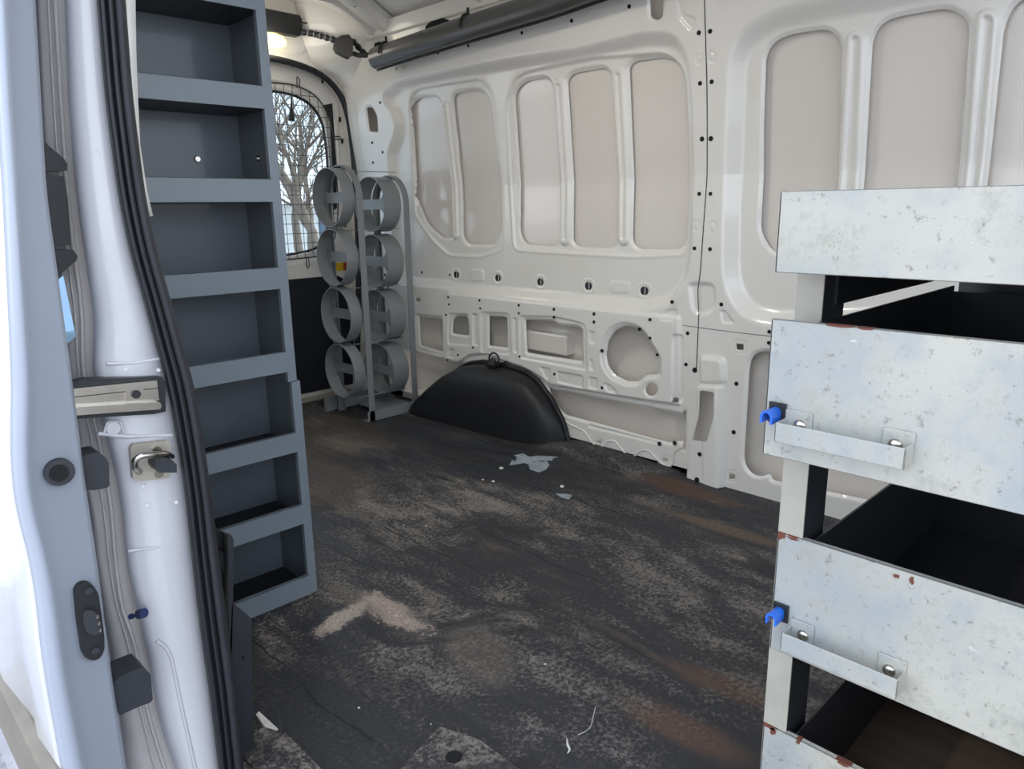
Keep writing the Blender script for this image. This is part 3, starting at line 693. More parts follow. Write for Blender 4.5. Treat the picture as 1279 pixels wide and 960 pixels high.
# roller track
rt = MB()
def band(pts, Y, th): rt.prism([ony(x, y, Y) for x, y in pts], (0, th, 0))
band([(86, 487), (196, 474), (200, 482), (90, 497)], 1.108, .018)
mb = MB(); mb.prism([ony(x, y, 1.116) for x, y in ((88, 478), (104, 474), (202, 470), (207, 478), (207, 514), (192, 517), (94, 523))], (0, .02, 0)); mb.build('track_pocket', 'dark_metal', jm, .003)
rt = MB(); band([(84, 486), (196, 475), (197, 484), (86, 496)], 1.104, .016); band([(86, 497), (197, 485), (199, 500), (88, 507)], 1.112, .008); band([(88, 509), (200, 502), (202, 507), (200, 511), (90, 519)], 1.100, .020)
rt.build('roller_track', 'steel', jm, .0025, 3)
mb = MB(); band_ = [(157, 488), (180, 486), (181, 498), (158, 501)]; mb.prism([ony(x, y, 1.107) for x, y in band_], (0, .01, 0)); mb.build('track_tab', 'steel', jm, .001)
c_ = ony(170.5, 492.5, 1.104); mb = MB(); mb.tube([c_, c_+np.array([0, .006, 0])], .0062, 14); mb.build('track_screw', 'dark_metal', jm)
# striker
def disc(x, y, Y, r_, th, seg=20):
    c_ = ony(x, y, Y); return MB().tube([c_, c_+np.array([0, th, 0])], r_, seg)
stp = [(163, 561), (166, 555), (209, 550), (213, 554), (214, 590), (211, 597), (171, 601), (166, 597)]
sp = [ony(x, y, 1.118) for x, y in stp]
stk = MB().prism(sp, (0, .01, 0)).build('striker_plate', 'plate_steel', jm, .002)
mb = MB(); lp = smooth_line([tuple(ony(x, y, Y)) for x, y, Y in ((174, 589, 1.118), (168, 583, 1.095), (168, 574, 1.085), (174, 569, 1.082), (190, 568, 1.082), (206, 566, 1.09), (214, 570, 1.115))], 30, 2)
mb.tube(lp, .0048, 10); mb.build('striker_loop', 'steel', stk)
mb = MB(); mb.prism([ony(x, y, 1.088) for x, y in ((194, 575), (206, 571), (216, 575), (221, 580), (221, 590), (198, 590), (194, 584))], (0, .03, 0)); mb.build('striker_cap', 'plastic_dark', stk, .003)
disc(196.5, 562.5, 1.112, .0062, .008).build('striker_screw', 'steel', stk)
disc(199, 592, 1.114, .0062, .006).build('striker_screw', 'steel', stk)
disc(142, 535, 1.126, .0095, .008).build('drain_plug', 'paint_jamb', jm, .002)
# blue rubber stop pin
bp = MB(); p0 = ony(163, 770, 1.15); p1 = ony(180, 765, 1.12); dr = p1-p0
bp.tube([p0, p0+dr*.15, p0+dr*.2, p0+dr*.6, p0+dr*.65, p1], [.0045, .0045, .0025, .0025, .008, .0075], 10)
bp.build('stop_pin', 'blue_dark', jm)

# ---- sliding door standing open, edge on
sdoor = empty('door_1', (.2, 1.1, 0), kind='structure')
Hm = [(0, -14), (120, 8), (240, 20), (380, 30), (480, 34), (560, 34), (600, 36), (660, 44), (700, 53), (740, 60), (800, 63), (860, 74), (910, 86), (960, 98)]
HY = [p[0] for p in Hm]
def dcol(f, Y):
    pts = [ony(f(y), y, Y) for y in ys]
    a_ = pts[0]+(pts[0]-pts[1])/np.linalg.norm(pts[0]-pts[1])*.35; b_ = pts[-1]+(pts[-1]-pts[-2])/np.linalg.norm(pts[-1]-pts[-2])*.3
    return smooth_line([a_]+pts+[b_], 100, 2)
bl = lambda y: np.interp(y, [0, 120, 240, 380, 480, 560, 600, 660, 720, 800, 860, 960], [10, 16, 24, 34, 41, 38, 40, 50, 70, 78, 88, 108])
br = lambda y: np.interp(y, [0, 240, 480, 600, 720, 820, 960], [43, 57, 90, 105, 123, 135, 157])
hl_ = lambda y: bl(y)-np.interp(y, [0, 240, 480, 600, 720, 860, 960], [12, 12, 18, 17, 19, 22, 24])
c0 = dcol(hl_, 1.035); c1 = dcol(lambda y: bl(y)-6, 1.03); c2 = dcol(bl, 1.045); c3 = dcol(lambda y: br(y)-5, 1.05); c4 = dcol(br, 1.058)
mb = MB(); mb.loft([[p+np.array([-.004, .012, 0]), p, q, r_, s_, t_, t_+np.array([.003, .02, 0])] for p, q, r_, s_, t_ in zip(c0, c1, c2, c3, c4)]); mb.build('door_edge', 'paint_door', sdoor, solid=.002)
mb = MB(); rows = []
for p in c0:
    z = p[2]; x = p[0]-.004; y = p[1]+.012
    rows.append([(x, y, z), (x-.002, y+.02, z), (x-.006, y+.10, z), (x+.0, y+.14, z), (x-.012, y+.30, z), (x-.012, y+1.2, z)])
mb.loft(rows); mb.build('outer_skin', 'paint_jamb', sdoor, solid=.003)
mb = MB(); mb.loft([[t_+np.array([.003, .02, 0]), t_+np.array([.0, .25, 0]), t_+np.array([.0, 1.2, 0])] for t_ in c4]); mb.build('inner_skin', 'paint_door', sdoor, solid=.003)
# beige lower moulding
mb = MB(); a0 = np.array(ony(80, 960, 1.035)); zt = a0[2]-.006
for k in (0,):
    mb.prism([(a0[0]-.006, 1.04, zt), (a0[0]-.022, 1.04, zt-.008), (a0[0]-.028, 1.04, zt-.10), (a0[0]-.012, 1.04, zt-.16), (a0[0]+.01, 1.04, zt-.16), (a0[0]+.01, 1.04, zt)], (0, 1.2, 0))
mb.build('lower_moulding', 'mould_beige', sdoor, .004)
# bump stops
def wedge(pts, Y, th, name='buffer'):
    mb = MB(); mb.prism([ony(x, y, Y) for x, y in pts], (0, th, 0)); return mb.build(name, 'plastic_dark', sdoor, .003)
wedge([(98, 573), (104, 571), (106, 568), (120, 565), (125, 565), (133, 572), (136, 578), (137, 606), (134, 609), (118, 612), (104, 611), (100, 610)], 1.075, .04)
wedge([(142, 851), (146, 848), (158, 841), (178, 833), (188, 842), (191, 873), (188, 877), (172, 883), (150, 893), (146, 888)], 1.07, .05)
mb = disc(75, 590, 1.038, .0175, .014, 28); mb.build('rubber_grommet', 'plastic_dark', sdoor, .003, 3)
mb = disc(74, 591, 1.0365, .011, .004, 24); mb.build('grommet_core', 'void', sdoor)
cp = fillet([(93, 735), (104, 727), (115, 729), (123, 740), (130, 790), (131, 812), (124, 824), (112, 825), (103, 818), (96, 770)], 6)
mb = MB(); mb.prism([ony(x, y, 1.037) for x, y in cp], (0, .012, 0)); cpl = mb.build('contact_plate', 'plastic_black', sdoor, .002)
mb = MB(); mb.prism([ony(x, y, 1.030) for x, y in fillet([(105, 762), (118, 762), (126, 775), (127, 790), (118, 794), (108, 790), (104, 775)], 5)], (0, .01, 0)); mb.build('contact_housing', 'plastic_dark', cpl, .002)
for x, y in ((122, 771.5), (124, 780), (125.5, 788.5)):
    c_ = ony(x, y, 1.022); mb = MB(); mb.tube([c_, c_+np.array([0, .003, 0]), c_+np.array([0, .012, 0])], [.0012, .0024, .0024], 10); mb.build('contact_pin', 'steel', cpl)
for x, y in ((111, 738), (119.5, 813)): disc(x, y, 1.034, .005, .006).build('plate_screw', 'plastic_dark', cpl)
# hinge carriage bits behind the door edge
brk = empty('door_bracket', tuple(ony(70, 260, 1.19)), 'black two-pronged bracket behind the sliding door edge, dark block between', 'bracket')
for nm, pts in (('prong', [(47, 168), (54, 176), (80, 198), (84, 205), (84, 213), (50, 214)]), ('block', [(50, 219), (80, 220), (85, 250), (89, 306), (55, 310)]), ('prong', [(60, 311), (92, 312), (97, 320), (95, 326), (78, 340), (72, 352), (64, 358)])):
    mb = MB(); mb.prism([ony(x, y, 1.17) for x, y in pts], (0, .03, 0)); mb.build(nm, 'plastic_black', brk, .003)
mb = MB(); mb.prism([ony(x, y, 1.195) for x, y in ((68, 352), (79, 344), (93, 412), (95, 420), (86, 428), (78, 428))], (0, .006, 0)); mb.prism([ony(x, y, 1.19) for x, y in ((76, 412), (94, 420), (86, 427), (78, 425))], (0, .004, 0))
tag(mb.build('mirror_strip', 'mirror_glass'), 'narrow strip of blue reflective glass below the black bracket', 'glass')

# ---- thick rubber door seal: three lips
seal = empty('door_seal', tuple(ony(240, 560, 1.12)), 'thick black ribbed rubber seal curving down the side door jamb', 'seal')
def sx(x0): return x0
SW = [34, 33, 32, 32, 32, 32, 32, 33, 32, 31, 31, 32, 33, 33, 32, 31, 30]
prof = [(0, .0), (.05, -.013), (.16, -.020), (.27, -.014), (.31, -.006), (.36, -.014), (.46, -.019), (.55, -.012), (.60, -.004), (.66, -.010), (.85, -.012), (.97, -.006), (1.0, .01)]
mb = MB(); cc_ = [ext([a_-2+f_*w_ for a_, w_ in zip(SL, SW)], 1.127+d_) for f_, d_ in prof[:9]]
mb.loft([[c_[i] for c_ in cc_] for i in range(90)]); mb.build('ribbed_bulb', 'rubber', seal, solid=.002)
mb = MB(); cc_ = [ext([a_-2+f_*w_ for a_, w_ in zip(SL, SW)], 1.127+d_) for f_, d_ in prof[8:]]
mb.loft([[c_[i] for c_ in cc_] for i in range(90)]); mb.build('flat_lip', 'plastic_dark', seal, solid=.002)

# black sill plate stood at foot of the jamb
pl = empty('scuff_plate', (.45, 1.2, 0), 'black scuffed upright panel at the foot of the shelving beside the seal', 'panel')
def py(x, y, Y): return ony(x, y, Y)
mb = MB(); Yp = 1.20
mb.prism([py(x, y, Yp) for x, y in ((290, 752), (312, 770), (314, 776), (315, 850), (317, 925), (322, 945), (290, 990), (286, 960), (285, 860))], (0, .006, 0)); mb.build('lower_plate', 'plastic_dark', pl, .002)
mb = MB(); mb.prism([py(x, y, Yp) for x, y in ((284, 668), (289, 668), (292, 674), (291, 760), (289, 840), (286, 850), (285, 700))], (0, .012, 0))
mb.loft([[py(263, 655, Yp+.09), py(287, 668, Yp)], [py(264, 690, Yp+.09), py(286, 700, Yp+.008)], [py(274, 760, Yp+.09), py(286, 770, Yp+.008)]], sm=False)
mb.build('corner_post', 'plastic_dark', pl, .002)
mb = MB(); mb.prism([py(x, y, Yp+.03) for x, y in ((262, 656), (283, 668), (283, 740), (276, 748), (266, 700))], (0, .004, 0)); mb.prism([py(x, y, Yp+.018) for x, y in ((266, 684), (282, 690), (281, 712), (270, 716))], (0, .01, 0)); mb.build('inner_web', 'plastic_black', pl, .002)
c_ = py(304, 821, Yp-.001); MB().tube([c_, c_+np.array([0, .002, 0])], .0035, 10).build('hole', 'void', pl)

# ================================================================== FLOOR
fl = empty('floor', (1.3, 1.4, 0), kind='structure')
mb = MB(); mb.box((.385, -.9, -.06), (2.36, 3.60, -.012)); mb.build('floor_pan', 'plastic_dark', fl)
mb = MB(); mb.box((1.5, 3.50, -.04), (2.3, 3.56, .012)); mb.build('rear_sill', 'plate_steel', fl, .003)
sf = Sheet(.44, 2.285, -.85, 3.50, .012)
U, V = sf.U, sf.V
rs = np.random.RandomState(3)
H = np.zeros_like(U)
for _ in range(70):
    cx_, cy_ = rs.uniform(.5, 2.2), rs.uniform(-.5, 3.4); w1, w2 = rs.uniform(.03, .12), rs.uniform(.1, .5)
    H += rs.uniform(-.003, .004)*np.exp(-((U-cx_)/w1)**2-((V-cy_)/w2)**2)
edge = np.interp(V[0], [-.9, 1.22, 1.25, 1.40, 1.45, 1.53, 1.83, 1.95, 2.05, 2.4, 3.0, 3.5], [.012, .012, .012, .022, .030, .034, .040, .034, .02, .01, .01, .01])
H += edge[None, :]*sst((U-(2.06+.03*np.sin(V*9)))/.20)
H += .016*np.exp(-((U-2.06)/.05)**2)*sst((V-1.3)/.3)*sst((2.9-V)/.4)*(1+.4*np.sin(V*14))
H += .010*np.exp(-(((U-2.0)+(V-2.0)*.25)/.03)**2)*np.exp(-((V-2.0)/.25)**2)
H -= .0035*np.exp(-(((U+.01*np.sin(V*7)) % .111-.055)/.006)**2)
sf.H = H
#sf.cut([(.40, .70), (.545, .70), (.545, 1.20), (.52, 1.252), (.44, 1.30), (.40, 1.30)], .01, 0)
#sf.cut([(.40, -.9), (.80, -.9), (.80, .90), (.762, 1.005), (.62, .960), (.548, .93), (.548, .5), (.40, .5)], .01, 0)
mt = sf.build('rubber_floor_mat', lambda U_, V_, H_: (U_, V_, H_), 'mat')
tag(mt, 'dark worn rubber mat with scuffed patches covering the van floor', 'mat')
def plate(name, P, label, zt):
    e = empty(name, (P[0][0], P[0][1], zt), label, 'mat'); mb = MB(); mb.prism([(x, y, .002) for x, y in fillet(P, .006)], (0, 0, zt-.002)); mb.build('sheet', 'mat_light', e, .002); return e
plate('step_mat', [(.41, .72), (.538, .72), (.538, 1.19), (.515, 1.244), (.445, 1.22), (.41, 1.18)], 'pale speckled step mat corner at the foot of the black panel', .012)
e = plate('step_mat', [(.56, .2), (.79, .2), (.79, .91), (.760, .995), (.63, .955), (.56, .93)], 'pale speckled step mat with a round black hole', .012)
mb = MB(); c_ = onz(567, 945, .012); mb.prism([(c_[0]+.016*math.cos(t), c_[1]+.016*math.sin(t), .0121) for t in np.linspace(0, 2*PI, 24, endpoint=False)], (0, 0, .001)); mb.build('drain_hole', 'void', e)

# wheel arch liner
wa_ = empty('wheel_arch_cover', (2.2, 2.45, 0), 'smooth black plastic cover over the wheel arch against the far wall', 'cover')
Ys = np.linspace(1.965, 2.94, 48); rows = []
for Y in Ys:
    Hh = float(np.interp(Y, [1.965, 2.0, 2.07, 2.15, 2.22, 2.28, 2.35, 2.42, 2.50, 2.6, 2.70, 2.80, 2.89, 2.94], [.0, .10, .19, .258, .286, .293, .296, .297, .294, .272, .222, .15, .07, .0]))
    Xf = float(np.interp(Y, [1.965, 1.985, 2.02, 2.08, 2.2, 2.4, 2.7, 2.9, 2.95, 2.985], [2.285, 2.24, 2.20, 2.165, 2.135, 2.118, 2.10, 2.11, 2.14, 2.20]))
    row = []; n = 22
    for k in range(n+1):
        t = k/n*PI/2; e_ = 2/4.6
        cx_ = (math.cos(t))**e_ if k < n else 0; sz = (math.sin(t))**e_ if k > 0 else 0
        X = 2.278-(2.278-min(Xf, 2.27))*cx_; z = Hh*sz
        X += .045*(z)*(cx_)            # slightly leaning face
        row.append((X, Y, z-.004 if k == 0 else z))
    rows.append(row)
mb = MB(); mb.loft(rows); o = mb.build('shell', 'plastic_black', wa_, sub=1)
mb = MB(); edge_ = [(2.262, r_[-1][1], r_[-1][2]+.006) for r_ in rows]; mb.tube(edge_, .012, 8); mb.build('flange', 'plastic_black', wa_)
mb = MB(); c_ = onx(617, 448, 2.22); mb.tube([c_+.026*np.array([.25*math.sin(t), -math.sin(t)*.95, math.cos(t)*1.05]) for t in np.linspace(0, 2*PI, 26)], .0042, 8); tr = mb.build('tie_down_ring', 'plastic_black', wa_)
mb = MB(); b_ = onx(617, 456, 2.23); mb.prism([(2.20, b_[1]-.03, .300), (2.20, b_[1]+.03, .300), (2.26, b_[1]+.03, .308), (2.26, b_[1]-.03, .308)], (0, 0, .008)); mb.tube([(2.215, b_[1], .305), (2.23, b_[1], .335)], [.02, .012], 12); mb.build('ring_base', 'plastic_black', wa_, .002)
mb = MB(); q = onx(630, 452, 2.25); mb.prism([(2.25, q[1]-.035, .296), (2.25, q[1]+.012, .296), (2.25, q[1]+.004, .326)], (.02, 0, 0)); mb.build('liner_tab', 'plastic_black', wa_, .002)

# ================================================================== SHELVING
XR = .875; XL = .43; YF = 1.66; DP = .185
def shelving(z0, z1, zs, label, dx):
    u = empty('shelving_unit', (.66, YF, z0), label, 'shelving', 'bolted-together shelving sections behind the door jamb')
    for x0, x1 in ((XR-.004+dx, XR+dx), (XL, XL+.004)):
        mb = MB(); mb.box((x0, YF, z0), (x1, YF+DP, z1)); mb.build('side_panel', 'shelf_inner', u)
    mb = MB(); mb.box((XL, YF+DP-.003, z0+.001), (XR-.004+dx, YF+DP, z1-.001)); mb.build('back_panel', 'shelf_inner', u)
    mb = MB(); mb.box((XR-.0235+dx, YF-.0015, z0), (XR+dx, YF+.0015, z1)); mb.box((XR-.0235+dx, YF-.001, z0), (XR-.022+dx, YF+.012, z1)); mb.build('stile', 'shelf_grey', u, .0008)
    mb = MB(); mb.box((XL, YF-.0015, z0), (XL+.024, YF+.0015, z1)); mb.build('stile', 'shelf_grey', u, .0008)
    for zb, zt in zs:
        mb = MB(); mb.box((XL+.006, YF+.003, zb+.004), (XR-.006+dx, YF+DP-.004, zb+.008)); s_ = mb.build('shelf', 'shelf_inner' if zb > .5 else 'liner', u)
        mb = MB(); mb.box((XL+.02, YF-.003, zb), (XR-.018+dx, YF, zt)); mb.box((XL+.02, YF-.003, zt-.002), (XR-.018+dx, YF+.008, zt)); mb.build('lip', 'shelf_grey', s_, .0008)
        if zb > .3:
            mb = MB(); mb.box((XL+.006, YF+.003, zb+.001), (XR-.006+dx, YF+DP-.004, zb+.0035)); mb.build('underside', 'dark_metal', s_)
    return u
u2 = shelving(.586, 1.72, [(.612, .664), (.818, .870), (1.022, 1.074), (1.228, 1.278), (1.435, 1.487)], 'tall upper section of the grey steel shelving, seen right up to the roof', -.008)
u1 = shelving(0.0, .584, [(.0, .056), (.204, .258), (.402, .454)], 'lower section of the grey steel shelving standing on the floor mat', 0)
mb = MB()
for z in (1.125, ):
    for x in (.752, ):
        MB().tube([(x, YF+DP-.009, z), (x, YF+DP-.003, z)], [.006, .008], 14).build('rivet', 'steel', u2)
    MB().tube([(XR-.018, YF+.09, z), (XR-.012, YF+.09, z)], [.006, .008], 14).build('rivet', 'steel', u2)

# ================================================================== CYLINDER RACK
rk = empty('cylinder_rack', (2.05, 3.1, 0), 'grey steel rack with two columns of four hoops beside the rear door', 'rack')
def rack_frame(X0, Xd, Yf, Yb, ztop, zbot, xin=None):
    Yc = (Yf+Yb)/2; rr = (Yb-Yf)/2
    pth = [(Yf, zbot)]+[(Yc-rr*math.cos(t), ztop-rr+rr*math.sin(t)) for t in np.linspace(0, PI, 24)]+[(Yb, zbot)]
    mb = MB(); th = .005; rows = []
    for i, (y, z) in enumerate(pth):
        a_ = np.array(pth[max(i-1, 0)]); b_ = np.array(pth[min(i+1, len(pth)-1)]); t = (b_-a_)/np.linalg.norm(b_-a_); nrm = np.array([t[1], -t[0]])
        i_ = np.array([y, z])+nrm*th
        rows.append([(X0, y, z), (X0+Xd, y, z), (X0+Xd, i_[0], i_[1]), (X0, i_[0], i_[1])])
    mb.loft(rows, sm=False, closed=True); 
    # stiffening flange on the near side
    rows = []
    for i, (y, z) in enumerate(pth):
        a_ = np.array(pth[max(i-1, 0)]); b_ = np.array(pth[min(i+1, len(pth)-1)]); t = (b_-a_)/np.linalg.norm(b_-a_); nrm = np.array([t[1], -t[0]])
        i_ = np.array([y, z])+nrm*.022; rows.append([(X0+Xd, y, z), (X0+Xd+.003, y, z), (X0+Xd+.003, i_[0], i_[1]), (X0+Xd, i_[0], i_[1])])
    mb.loft(rows, sm=False, closed=True)
    return mb.build('upright_frame', 'rack_grey', rk, .001)
def hoop(X0, L, yc, zc_, r_, bf=.9, th=.0035):
    mb = MB(); n = 48; rows = []
    for k in range(n+1):
        t = 2*PI*k/n; c_, s_ = math.cos(t), math.sin(t)
        rows.append([(X0, yc+r_*c_, zc_+r_*s_), (X0+L, yc+r_*c_, zc_+r_*s_), (X0+L, yc+(r_-th)*c_, zc_+(r_-th)*s_), (X0, yc+(r_-th)*c_, zc_+(r_-th)*s_)])
    mb.loft(rows, closed=True, sm=False)
    me_o = mb.build('hoop', 'rack_grey', rk)
    # cross band with flared ends
    bw = .024; rows = []
    for f in np.linspace(-1, 1, 25):
        y = yc+f*(r_-.002); w_ = bw+.05*max(0, abs(f)-.72)**1.3/.19
        w_ = min(w_, math.sqrt(max(r_**2-(f*(r_-.002))**2, 0))+.012)
        rows.append([(X0+L*bf, y, zc_-w_), (X0+L*bf, y, zc_+w_), (X0+L*bf+.003, y, zc_+w_), (X0+L*bf+.003, y, zc_-w_)])
    b_ = MB().loft(rows, closed=True, sm=False).build('cross_band', 'rack_grey', me_o)
    return me_o
import json
XA, XB = 1.845, 2.125
def pick(X, x, y): return onx(x, y, X)
fa_top = onx(415, 205, XA+.06)[2]; fb_top = onx(478, 216, XB+.06)[2]
YfA = 2.93
rack_frame(1.895, .030, 2.925, 3.215, 1.205, .0)
rack_frame(2.185, .030, 2.965, 3.235, 1.165, .0)
for k in range(4):
    hoop(1.832, .062, 3.070, 1.058-.272*k, .133, .92)
    hoop(2.078, .095, 3.100, 1.026-.272*k, .131, .04)
mb = MB(); mb.box((1.885, 2.925, 0), (2.21, 2.928, .052)); mb.box((1.885, 2.925, 0), (2.21, 2.97, .003)); mb.build('base_rail', 'rack_grey', rk, .001)
mb = MB(); mb.box((1.83, 3.235, .005), (2.225, 3.238, .085)); mb.box((1.83, 3.20, .082), (2.225, 3.238, .085)); mb.box((1.83, 3.2, .005), (1.833, 3.238, .085)); mb.build('base_rail', 'rack_grey', rk, .001)
mb = MB(); mb.box((2.0, 2.93, .02), (2.2, 3.2, .024)); mb.build('base_tray', 'rack_grey', rk, .001)
mb = MB()
for k in range(5):
    z = 1.19-.272*k if k else 1.185
    z = [1.19, .922, .650, .378, .11][k]
    MB().box((1.90, 3.03, z-.014), (2.20, 3.056, z-.012)).build('tie_strip', 'rack_grey', rk, .0005)

# ================================================================== DRAWER CABINET
XP = .95; YL = .452*XP; YRt = -.42; DEP = .63
cb = empty('drawer_cabinet', (XP+.3, 0, 0), 'open grey steel drawer cabinet with four drawers, in the right foreground', 'drawer cabinet')
mb = MB(); mb.box((XP+DEP, YRt, .03), (XP+DEP+.003, YL-.03, 1.0)); mb.build('back_panel', 'dark_metal', cb)
for X0 in (XP, ):
    for Y0 in (YL-.036, YRt):
        mb = MB(); mb.box((X0, Y0, 0), (X0+.003, Y0+.036, 1.0)); e0 = Y0 if Y0 > 0 else Y0+.033; mb.build('post', 'post_paint', cb, .001); MB().box((X0+.0035, e0, 0), (X0+.07, e0+.003, 1.0)).build('post_shade_web', 'dark_metal', cb)  # dark web colour stands in for shade inside the open post channel
for z in (.02, .96):
    for Y0 in (YL-.036, YRt+.003): mb = MB(); mb.box((XP+.03, Y0, z), (XP+DEP-.03, Y0+.003, z+.03)); mb.build('rail', 'post_paint', cb)
def drawer(top, bot, X0, floor_mat, handle=True, lip=.010, rusty=False, side=.9, depth=.60):
    z0 = bot; z1 = top; yl = YL if X0 >= .94 else .4855/.452*YL*X0/XP
    yl = X0*(.4855 if X0 < .93 else .4515)
    Y1 = yl; Y0 = YRt-.01
    mb = MB(); mb.box((X0, Y0, z0), (X0+.003, Y1, z1)); mb.box((X0, Y0, z1-.002), (X0+lip, Y1, z1)); mb.box((X0, Y0, z0), (X0+lip, Y1, z0+.002)); mb.box((X0, Y1-.003, z0), (X0+lip, Y1, z1))
    d = empty('drawer', (X0, 0, z0)); d.parent = cb; d.location = Vector((X0, 0, z0))-Vector(cb.location)
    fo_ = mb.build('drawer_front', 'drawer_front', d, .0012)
    zi = z1-.004
    mb = MB(); ys_ = YL-.045
    mb.box((X0+.004, ys_-.003, z0+.012), (X0+depth, ys_, zi)); mb.box((X0+.004, YRt+.04, z0+.012), (X0+depth, YRt+.043, zi)); mb.box((X0+depth-.003, YRt+.04, z0+.012), (X0+depth, ys_, zi-.01))
    mb.build('drawer_side', 'dark_metal', d)
    mb = MB(); mb.box((X0+.004, YRt+.04, z0+.008), (X0+depth, ys_, z0+.014)); mb.build('drawer_base', floor_mat, d)
    return d, X0, Y1, z0
def Zx(x, y, X): return onx(x, y, X)[2]
X12 = XP*.93; X34 = XP-.002
d1 = drawer(Zx(973, 239, X12), Zx(968, 340, X12), X12, 'liner')
d2_ = drawer(Zx(964, 398, X12), Zx(952, 566, X12), X12, 'liner')
d3 = drawer(Zx(972, 664, X34), Zx(961, 808, X34), X34, 'liner')
d4 = drawer(Zx(954, 902, X34), .045, X34, 'wood')
# runners: dark plates hanging at each drawer side
for X0, z in ((X12, Zx(968, 340, X12)), ):
    MB().box((XP+.036, YL-.040, z-.048), (XP+DEP, YL-.036, z+.03)).build('runner', 'plastic_black', cb)
    MB().box((XP+.036, YRt+.036, z-.04), (XP+DEP, YRt+.04, z+.03)).build('runner', 'plastic_black', cb)
def handle(d, X0, pts_tl, pts_br, blue, rivs, P4):
    # P4: pixel corners of the bar face (tl, tr, br, bl) standing off the front by 30 mm
    so = .030; Xh = X0-so
    tl, tr, br_, bl_ = [onx(x, y, Xh) for x, y in P4]
    zt = (tl[2]+tr[2])/2; zb_ = (bl_[2]+br_[2])/2; y0 = (tl[1]+bl_[1])/2; y1 = (tr[1]+br_[1])/2
    mb = MB(); t = .0028
    mb.box((Xh, y1, zb_), (Xh+t, y0, zt)); mb.box((Xh, y1, zb_), (X0-.001, y1+t, zt)); mb.box((Xh, y0-t, zb_), (X0-.001, y0, zt))
    mb.box((X0-.003, y0-.035, zb_), (X0-.0005, y0, zt+.012)); mb.box((X0-.003, y1, zb_), (X0-.0005, y1+.035, zt+.012))
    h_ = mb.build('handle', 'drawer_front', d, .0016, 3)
    for yy in (y0-.020, y1+.020):
        m2 = MB(); c_ = np.array([X0-.003, yy, (zt+zb_)/2+.006]); n = 16; rows = []
        for f, g in ((.0085, 0), (.008, -.002), (.0055, -.0042), (.0, -.005)):
            rows.append([(c_[0]+g, c_[1]+f*math.cos(a_), c_[2]+f*math.sin(a_)) for a_ in np.linspace(0, 2*PI, n+1)])
        m2.loft(rows); m2.build('rivet', 'steel', h_)
    # blue latch: inverted U channel
    bx_, by_ = blue; c_ = onx(bx_, by_, X0-.030); L = .030; rows = []
    prf = [(-.010, -.016), (-.0105, -.004), (-.008, .003), (0, .006), (.008, .003), (.0105, -.004), (.010, -.016), (.0065, -.016), (.0065, -.004), (.004, .0005), (0, .002), (-.004, .0005), (-.0065, -.004), (-.0065, -.016)]
    for f in (0, .2, 1):
        rows.append([(c_[0]+L*f, c_[1]+a_*.8*(1-.12*f), c_[2]+b_*.8) for a_, b_ in prf])
    m3 = MB(); m3.loft(rows, closed=True); m3.add(rows[0], [tuple(range(14))]); m3.build('latch', 'blue_plastic', d, .0006)
    m4 = MB(); m4.box((X0-.004, c_[1]-.013, c_[2]-.018), (X0-.0005, c_[1]+.010, c_[2]+.010)); m4.build('latch_socket', 'plastic_black', d, .001)
handle(d2_[0], X12, None, None, (957, 517), None, [(967, 529), (1131, 558), (1130, 586), (967, 553)])
handle(d3[0], X34, None, None, (963, 770), None, [(975, 789), (1121, 850), (1121, 871), (974, 815)])

def rust(d, X0, Y1, z1, spots):
    rnd = random.Random(int(X0*1000+z1*100))
    for dy, dz, ry, rz in spots:
        mb = MB(); pts = []
        for t in np.linspace(0, 2*PI, 14, endpoint=False):
            k = rnd.uniform(.6, 1.1); y = min(Y1-.0002, Y1-dy+ry*k*math.cos(t)); z = min(z1+.0004, z1-dz+rz*k*math.sin(t)); pts.append((X0-.0006, y, z))
        mb.prism(pts, (.0008, 0, 0))
        if dz < .006: mb.box((X0-.0004, Y1-dy-ry*.9, z1-.0005), (X0+.0105, min(Y1+.0003, Y1-dy+ry*.9), z1+.0005))
        mb.build('rust_patch', 'rust', d)
rust(d3[0], X34, X34*.4515, Zx(972, 664, X34), [(.004, .004, .008, .008), (.022, .003, .009, .0025), (.160, .010, .0045, .003), (.178, .009, .0035, .006)])
rust(d4[0], X34, X34*.4515, Zx(954, 902, X34), [(.006, .002, .018, .004), (.016, .007, .006, .006), (.055, .003, .004, .004), (.12, .002, .012, .003)])
rust(d2_[0], X12, X12*.4855, Zx(964, 398, X12), [(.085, .0008, .018, .0012), (.115, .001, .010, .0015)])

# ================================================================== LOOSE THINGS ON THE FLOOR
def floorz(x, y):
    i = int(np.clip((x-.44)/sf.res, 0, U.shape[0]-1)); j = int(np.clip((y+.85)/(V[0, 1]-V[0, 0]), 0, V.shape[1]-1)); return float(sf.H[i, j])
def scrap(name, px, Z, th, mat, label, cat, group=None):
    P = [onz(x, y, .004) for x, y in px]; c_ = np.mean(P, 0); z = max(floorz(c_[0], c_[1])+.001, .001)
    if Z: P = [onz(x, y, z) for x, y in px]
    mb = MB(); mb.prism([(p[0], p[1], (floorz(p[0], p[1])+.001) if Z else z) for p in P], (0, 0, th)); return tag(mb.build(name, mat), label, cat, group)
